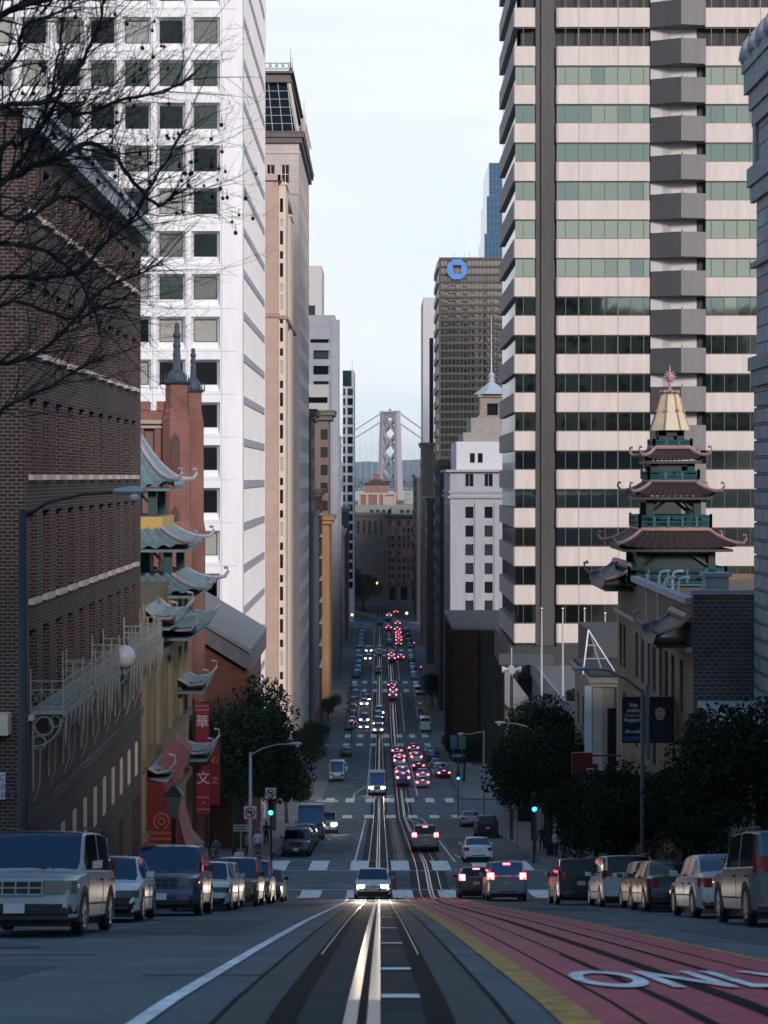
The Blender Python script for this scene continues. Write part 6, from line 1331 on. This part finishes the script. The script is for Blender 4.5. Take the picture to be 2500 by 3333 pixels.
# ------------------------------------------------------------------ street furniture
galv = M('galvanised', (.30, .33, .36), .45, .5, var=.1); lampglass = M('lamp_lens', (.62, .66, .70), .2, var=0); wood = M('pole_wood', (.13, .085, .055), .85, var=.25, scale=4, streak=True)
def lamp(label, x, y, zt, xa, za, r=.075, mat=galv, rise=.0):
    t = thing('street_lamp', label, 'street lamp', (x, y, zg(y) + .14), 'curved arm street lamps'); s = 1 if xa > x else -1; l = abs(xa - x)
    mb = MB(); mb.tube([(x, y, zg(y)), (x, y, zg(y) + 1.2), (x, y, zt)], [r * 1.5, r * 1.25, r], 10); mb.build('pole', mat, t, smooth=True)
    mb = MB(); mb.tube([(x, y, zt - .15), (x + s * l * .25, y, zt + (za - zt) * .45), (x + s * l * .6, y, za - .03), (x + s * (l - .25), y, za)], [r * .6, r * .5, r * .45, r * .45], 8); mb.build('arm', mat, t, smooth=True)
    mb = MB(); c = Vector((xa, y, za)); mb.lathe((0, 0, 0), [(.02, -.36), (.10, -.30), (.15, -.1), (.17, .1), (.13, .28), (.03, .36)], 10)
    mb.v = [(xa + s * (z + .1), y + p * .9, za + .03 + q * .55) for p, q, z in mb.v]; mb.build('lamp_head', M('lamp_head_paint', (.36, .40, .45), .4, .2, var=.05), t, smooth=True)
    mb = MB(); mb.ball((xa + s * .2, y, za - .07), .12, 0, 8); mb.build('lens', lampglass, t, smooth=True); return t
lamp('large nearest street lamp on a thick dark pole before the brick wall', -7.28, 37.6, -.68, -5.2, -.33, .085, M('dark_pole', (.035, .037, .038), .5, .2, var=.1))
lamp('street lamp at the left crossing corner carrying a turn ban sign', -7.45, 106, -15.9, -4.95, -15.4)
lamp('street lamp whose curved arm crosses the tan brick building on the right', 10.25, 72, -8.3, 7.95, -7.55, .075, M('grey_pole', (.10, .11, .12), .5, .3, var=.1))
lamp('pale street lamp in front of the dark trees below the terrace', 10.15, 121, -16.6, 8.0, -16.2)
lamp('street lamp near the green street name sign at the second crossing', 10.2, 181, -25.0, 8.05, -25.3)
si = thing('siren_pole', 'wooden pole topped by four pale siren horns in front of the dark banking hall', 'siren', (10.28, 144, zg(144))); mb = MB(); mb.tube([(10.28, 144, zg(144)), (10.28, 144, -15.6)], [.17, .12], 8); mb.build('pole', wood, si)
for a in range(4):
    dx, dy = ((1, 0), (-1, 0), (0, 1), (0, -1))[a]; mb = MB(); mb.tube([(10.28 + dx * .12, 144 + dy * .12, -15.1), (10.28 + dx * .4, 144 + dy * .4, -15.1), (10.28 + dx * .75, 144 + dy * .75, -15.1)], [.09, .14, .28], 10); mb.build('horn', M('horn_white', (.55, .56, .57), .5, var=.05), si)
mb = MB(); mb.ball((10.28, 144, -15.1), .26); mb.tube([(10.28, 144, -15.6), (10.28, 144, -14.9)], .1); mb.tube([(10.28, 144, -14.9), (10.28, 144, -13.4)], .04, 5); mb.build('siren_hub', M('horn_white', (.55, .56, .57)), si)
mb = MB(); mb.tube([(10.28, 143.85, -16.2), (10.28, 143.85, -22)], .035, 5); mb.box(10.0, 10.5, 143.7, 143.9, -21.2, -20.2); mb.build('conduit', galv, si)
sig = M('signal_black', (.012, .013, .013), .5, var=0); green = M('signal_green_lit', (.03, .75, .80), emit=5, sample=False); redl_ = M('signal_red_lit', (1.0, .06, .07), emit=4, sample=False); dimr = M('signal_dim', (.04, .012, .01), .3, var=0)
def signal(label, x, y, z, lit='g', h=3.2, pole=True):
    t = thing('traffic_signal', label, 'traffic light', (x, y, zg(y) + .14), 'traffic lights along the street'); mb = MB(); mb.tube([(x, y, zg(y)), (x, y, z + .95)], .07, 8); mb.build('pole', sig, t)
    mb = MB(); mb.box(x - .17, x + .17, y - .32, y - .08, z - .2, z + .92)
    for k in range(3): mb.tube([(x, y - .30, z + .36 * k), (x, y - .5, z + .36 * k - .02)], [.15, .16], 10, cap=False)
    mb.build('housing', sig, t)
    for k in range(3):
        mb = MB(); mb.lathe((0, 0, 0), [(.02, 0), (.13, .01), (.13, .03)], 12); mb.v = [(x + a, y - .325 - c, z + .36 * k + b_) for a, b_, c in mb.v]
        mb.build('light', green if (k == 0 and lit == 'g') else redl_ if (k == 2 and lit == 'r') else dimr, t)
    return t
signal('traffic light showing green beside the turn ban sign on the left', -6.5, 110, -20.0); signal('traffic light showing green at the right corner of the crossing', 9.35, 112, -20.15); signal('small traffic light showing green below the green street sign', 8.6, 203, -33.2)
for k, (xs, ys_, d) in enumerate(((1145, 2344, 330), (1370, 2170, 424), (1348, 2092, 506))): a = at(xs, ys_, d); signal('distant traffic light showing red %s' % ('at the left kerb of the third crossing', 'at the right kerb of the fourth crossing', 'at the right kerb of the fifth crossing')[k], a.x, d, a.z - .72, 'r')
swhite = M('sign_face_white', (.62, .61, .63), .45, var=.05); sred = M('sign_red_ring', (.38, .045, .05), .5, var=0); sblk = M('sign_black', (.015, .015, .015), .5, var=0)
def ban(label, x, y, z, s):
    t = thing('turn_ban_sign', label, 'road sign', (x, y, z - s), 'no left turn signs'); mb = MB(); mb.box(x - s, x + s, y - .02, y, z - s, z + s); mb.build('sign_plate', swhite, t)
    mb = MB(); mb.tube([(x + s * .75 * cos(q * pi / 12), y - .03, z + s * .75 * sin(q * pi / 12)) for q in range(25)], s * .10, 5); mb.tube([(x - s * .5, y - .045, z + s * .5), (x + s * .5, y - .045, z - s * .5)], s * .08, 5); mb.build('ring', sred, t)
    mb = MB(); w_ = s * .13
    for (x0, x1, z0, z1) in ((.12, .34, -.5, .12), (-.22, .34, .0, .24)): mb.box(x + x0 * s, x + x1 * s, y - .035, y - .021, z + z0 * s, z + z1 * s)
    mb.poly([(x - .18 * s, y - .036, z + .42 * s), (x - .18 * s, y - .036, z - .18 * s), (x - .55 * s, y - .036, z + .12 * s)]); mb.build('arrow', sblk, t)
    mb = MB(); mb.box(x - .03, x + .03, y + .001, y + .12, z - s, z + s); mb.build('bracket', sig, t); return t
ban('white no left turn sign above the green traffic light', -6.5, 109.6, -18.85, .32); ban('white no left turn sign on the corner lamp pole', -7.45, 105.8, -19.3, .36)
def plate_sign(name, label, cat, xs0, xs1, y0, y1, d, mat, bars=0, bm_=sblk, post=True, group=None):
    a = at(xs0, y0, d); c = at(xs1, y1, d); xm = (a.x + c.x) / 2; t = thing(name, label, cat, (xm, d, zg(d) + .14 if post else c.z), group); mb = MB(); mb.box(a.x, c.x, d - .02, d, c.z, a.z); mb.build('sign_plate', mat, t)
    if post: mb = MB(); mb.tube([(xm, d + .04, zg(d)), (xm, d + .04, a.z)], .035, 6); mb.build('post', galv, t)
    for i in range(bars):
        mb = MB(); z = a.z - (a.z - c.z) * (i + .7) / (bars + .4); x = a.x + (c.x - a.x) * .12; 
        while x < c.x - (c.x - a.x) * .2: q = random.uniform(.05, .12) * (c.x - a.x); mb.box(x, x + q, d - .026, d - .021, z - (a.z - c.z) * .22 / bars, z + (a.z - c.z) * .22 / bars); x += q * 1.5
        mb.build('lettering', bm_, t)
    return t
p = plate_sign('parking_sign', 'blue parking sign with a white letter P on a post by the black parked car', 'road sign', 1620, 1648, 2575, 2606, 150, M('sign_blue', (.035, .11, .30), .4, var=0)); textmesh('P', .75, swhite, 'lettering', p, world_mat=Matrix.Translation((at(1634, 2590, 150).x, 149.97, at(1634, 2591, 150).z)) @ Matrix.Rotation(pi / 2, 4, 'X') @ Matrix.Shear('XZ', 4, (0, 0)))
mb = MB(); a = at(1619, 2608, 150); c = at(1648, 2635, 150); mb.box(a.x, c.x, 149.98, 150, c.z, a.z); a = at(1626, 2558, 150); c = at(1650, 2572, 150); mb.box(a.x, c.x, 149.98, 150, c.z, a.z); mb.build('sub_plate', M('sign_pale', (.33, .36, .40), .5, var=.1), p)
plate_sign('street_name_sign', 'pale street name sign on a thin post right of the siren pole', 'road sign', 1665, 1704, 2618, 2630, 126, swhite, 1)
plate_sign('notice_sign', 'small pink-white notice below the blue parking sign', 'road sign', 1640, 1658, 2643, 2660, 140, M('notice_pink', (.5, .42, .46), .5))
plate_sign('parking_notice', 'white parking notice with dark squares in front of the dark trees on the right', 'road sign', 1956, 1995, 2704, 2757, 80, M('sign_pale', (.33, .36, .40), .5), 3)
plate_sign('street_name_sign', 'small pale street name sign beneath the no left turn signs', 'road sign', 760, 808, 2684, 2706, 104, M('sign_pale', (.33, .36, .40)), 2)
plate_sign('hanging_street_sign', 'teal green street name sign hung beside the second crossing', 'road sign', 1468, 1514, 2453, 2466, 200, M('sign_teal', (.02, .15, .16), .4, var=0), 1, swhite)
for k, (x0, x1, m_) in enumerate(((1466, 1488, M('banner_blue', (.09, .16, .27), .5)), (1492, 1516, M('banner_green', (.12, .26, .16), .5)))): plate_sign('hanging_banner', ('blue and white', 'green')[k] + ' banner hung above the teal street name sign', 'banner', x0, x1, 2394, 2438, 201, m_)
a = at(1385, 2290, 335)
wd = thing('warning_sign', 'pair of orange diamond warning signs on one post on the far right pavement', 'road sign', (a.x, 335, zg(335)))
for z in (a.z, a.z - 1.15): mb = MB(); mb.prism([(a.x - .62, 335, z), (a.x, 335, z - .62), (a.x + .62, 335, z), (a.x, 335, z + .62)], (0, 1, 0), .04); mb.box(a.x - .2, a.x + .2, 334.97, 334.99, z - .1, z + .1, 1); mb.build('sign_plate', [M('sign_orange', (.75, .30, .02), .5, var=0), sblk], wd)
mb = MB(); mb.tube([(a.x, 335.1, zg(335)), (a.x, 335.1, a.z)], .05, 6); mb.build('post', galv, wd)
ol = M('lamp_orange_lit', (1, .48, .14), emit=4, sample=False)
for k, (xs, ys_, d) in enumerate(((1473, 2278, 300), (1227, 1897, 706), (1146, 2001, 560), (1324, 1996, 600))):
    a = at(xs, ys_, d); t = thing('wall_lamp', 'small lit orange lamp ' + ('on the dark wall below the banking hall', 'on the brick terminus at the end of the street', 'low on the far left of the street end', 'low on the far right of the street end')[k], 'lamp', (a.x, d, a.z - 1), 'small orange lamps down the street')
    mb = MB(); mb.ball((a.x, d, a.z), .24 * d / 350); mb.build('bulb', ol, t); mb = MB(); mb.tube([(a.x, d + .3, zg(d)), (a.x, d + .3, a.z), (a.x, d, a.z - .2)], .06, 5); mb.build('post', sig, t)
st_ = thing('wall_lantern', 'tall dark lantern post with a pale glass box beside the red awning', 'street lamp', (-7.6, 68, zg(68))); mb = MB(); mb.tube([(-7.6, 68, zg(68)), (-7.6, 68, -12.6)], [.13, .08], 8); mb.build('post', sig, st_); mb = MB(); mb.frustum((-7.78, -7.42, 67.82, 68.18), (-7.88, -7.32, 67.72, 68.28), -12.55, -11.75); mb.build('lantern', M('lantern_glass', (.10, .105, .11), .3, var=.1), st_); mb = MB(); mb.frustum((-7.95, -7.25, 67.65, 68.35), (-7.65, -7.55, 67.95, 68.05), -11.74, -11.4); mb.build('cap', sig, st_)

# ------------------------------------------------------------------ people on the pavements
skinm = M('skin', (.32, .20, .15), .6, var=.05); hairm = M('hair', (.02, .016, .014), .7, var=.1)
def person(label, x, y, rz, top, bottom, pose, group='people waiting at the crossing', bag=False):
    t = thing('person', label, 'person', (x, y, zg(y) + .14), group); t.rotation_euler = (0, 0, rz); st, arm = pose
    J = {'pel': (0, 0, .93), 'waist': (0, 0, 1.08), 'chest': (0, .01, 1.32), 'neck': (0, .0, 1.48), 'hb': (0, .01, 1.56), 'hm': (0, .02, 1.65), 'ht': (0, .01, 1.74)}
    R = {'pel': .150, 'waist': .135, 'chest': .155, 'neck': .058, 'hb': .075, 'hm': .098, 'ht': .07}; E = [('pel', 'waist'), ('waist', 'chest'), ('chest', 'neck'), ('neck', 'hb'), ('hb', 'hm'), ('hm', 'ht')]
    for s, k in ((-1, 'l'), (1, 'r')):
        d = st * s
        for nme, co_, r_ in (('hip', (s * .095, 0, .86), .095), ('kn', (s * .10, d * .5 + .03, .49), .065), ('an', (s * .10, d, .10), .045), ('toe', (s * .11, d + .17, .04), .042), ('sh', (s * .19, 0, 1.40), .070), ('el', (s * .25, -d * .35 - .02, 1.13), .05), ('wr', (s * .24, -d * .6 + arm * .22, .90 + arm * .2), .034), ('ha', (s * .23, -d * .68 + arm * .3, .82 + arm * .2), .04)):
            J[nme + k] = co_; R[nme + k] = r_
        E += [('pel', 'hip' + k), ('hip' + k, 'kn' + k), ('kn' + k, 'an' + k), ('an' + k, 'toe' + k), ('chest', 'sh' + k), ('sh' + k, 'el' + k), ('el' + k, 'wr' + k), ('wr' + k, 'ha' + k)]
    nm = list(J); me = bpy.data.meshes.new('p'); me.from_pydata([J[q] for q in nm], [(nm.index(a), nm.index(b_)) for a, b_ in E], []); o = bpy.data.objects.new('p', me); C.objects.link(o)
    sk_ = o.modifiers.new('s', 'SKIN'); o.modifiers.new('ss', 'SUBSURF').levels = 1
    for i, q in enumerate(nm): me.skin_vertices[0].data[i].radius = (R[q], R[q] * (.8 if q in ('chest', 'waist', 'pel') else 1)); me.skin_vertices[0].data[i].use_root = (q == 'pel')
    dg = bpy.context.evaluated_depsgraph_get(); m2 = bpy.data.meshes.new_from_object(o.evaluated_get(dg)); bpy.data.objects.remove(o); m2.materials.clear()
    for m in (skinm, top, bottom, hairm, sblk): m2.materials.append(m)
    for p_ in m2.polygons:
        c = p_.center; z = c.z; arm_ = abs(c.x) > .19
        p_.material_index = (3 if z > 1.66 or (z > 1.55 and c.y < -.01) else 0) if z > 1.47 else (0 if arm_ and z < .9 + arm * .18 else 1) if z > .90 or arm_ else 4 if z < .09 else 2
        p_.use_smooth = True
    b_ = bpy.data.objects.new('body', m2); C.objects.link(b_); b_.parent = t; return t
cl = lambda n, c: M('cloth_' + n, c, .85, var=.12)
navy_c, blk, wh, greyc, jean, redc = cl('navy', (.03, .04, .07)), cl('black', (.014, .014, .016)), cl('white', (.55, .54, .58)), cl('grey', (.14, .14, .15)), cl('jean', (.05, .07, .12)), cl('rust', (.20, .05, .05))
for i, (x, y, rz, tp_, bo, po, lab) in enumerate(((-7.25, 98.6, 2.6, blk, blk, (.05, 0), 'person in all black nearest the left end of the crosswalk'), (-6.75, 101.0, .3, blk, jean, (.14, .6), 'person in black and jeans by the green traffic light pole'), (-8.6, 96.2, 3.0, wh, greyc, (.18, 0), 'person in a white top left of the black clothed walkers'), (-8.9, 99.5, 1.4, redc, blk, (.1, .3), 'person in a rust red top by the corner banners'),
        (-9.4, 104, .6, navy_c, jean, (.2, 0), 'person in navy walking behind the corner lamp'), (-8.1, 113.5, 2.9, greyc, blk, (.2, 0), 'person in grey beyond the crossing on the left pavement'), (-7.7, 116, .1, wh, jean, (.12, 0), 'person in white and jeans beyond the crossing on the left pavement'), (-8.5, 120, 3.2, blk, greyc, (.16, 0), 'person in a black top and grey trousers under the left trees'),
        (10.6, 106.5, 1.6, navy_c, blk, (.1, .2), 'person in navy waiting at the right corner'), (10.9, 109, 3.0, blk, jean, (.16, 0), 'person in a black jacket and jeans under the right traffic light'), (11.3, 104, .4, greyc, jean, (.2, 0), 'person in a grey top walking at the right corner'), (10.7, 95, 3.1, redc, jean, (.14, 0), 'person in a rust red top and jeans below the red hanging sign'),
        (-8.0, 97.2, .2, greyc, blk, (.1, .4), 'person in a grey top and black trousers standing behind the parked dark sedan'), (-9.2, 101.5, 2.2, blk, blk, (.2, 0), 'person all in black walking under the red banners'), (-7.9, 103, 3.1, wh, blk, (.15, .2), 'person in a white top and black trousers by the corner lamp'), (-9.6, 108, .3, jean, greyc, (.2, 0), 'person in a blue denim top beyond the banners'),
        (-8.9, 126, 3.0, redc, blk, (.2, 0), 'person in rust red under the second left tree'), (-8.2, 133, .1, navy_c, blk, (.18, 0), 'person in navy beside the grey parked hatchback'), (-9.0, 88, 3.0, blk, jean, (.2, 0), 'person in black and jeans below the slate eave of the yellow building'), (-8.7, 91.5, .2, navy_c, greyc, (.16, 0), 'person in navy and grey left of the red banners'),
        (11.2, 117, .2, wh, blk, (.2, 0), 'person in a white top beyond the right corner'), (10.9, 124, 3.0, navy_c, jean, (.2, 0), 'person in navy and jeans under the tree below the terrace'))): person(lab, x, y, rz, tp_, bo, po)

# ------------------------------------------------------------------ air
mb = MB(); mb.box(-2700, 2700, -425, 10560, -130, 140)
hz = bpy.data.materials.new('haze'); hz.use_nodes = True; t = hz.node_tree; t.nodes.clear(); o_ = N(t, 'ShaderNodeOutputMaterial'); v = N(t, 'ShaderNodeVolumePrincipled')
v.inputs['Color'].default_value = (.72, .84, 1.0, 1); v.inputs['Density'].default_value = 6.0e-5; v.inputs['Anisotropy'].default_value = 0.2; t.links.new(v.outputs[0], o_.inputs['Volume']); hz.cycles.homogeneous_volume = True
struct('haze', mb, hz, 'stuff')
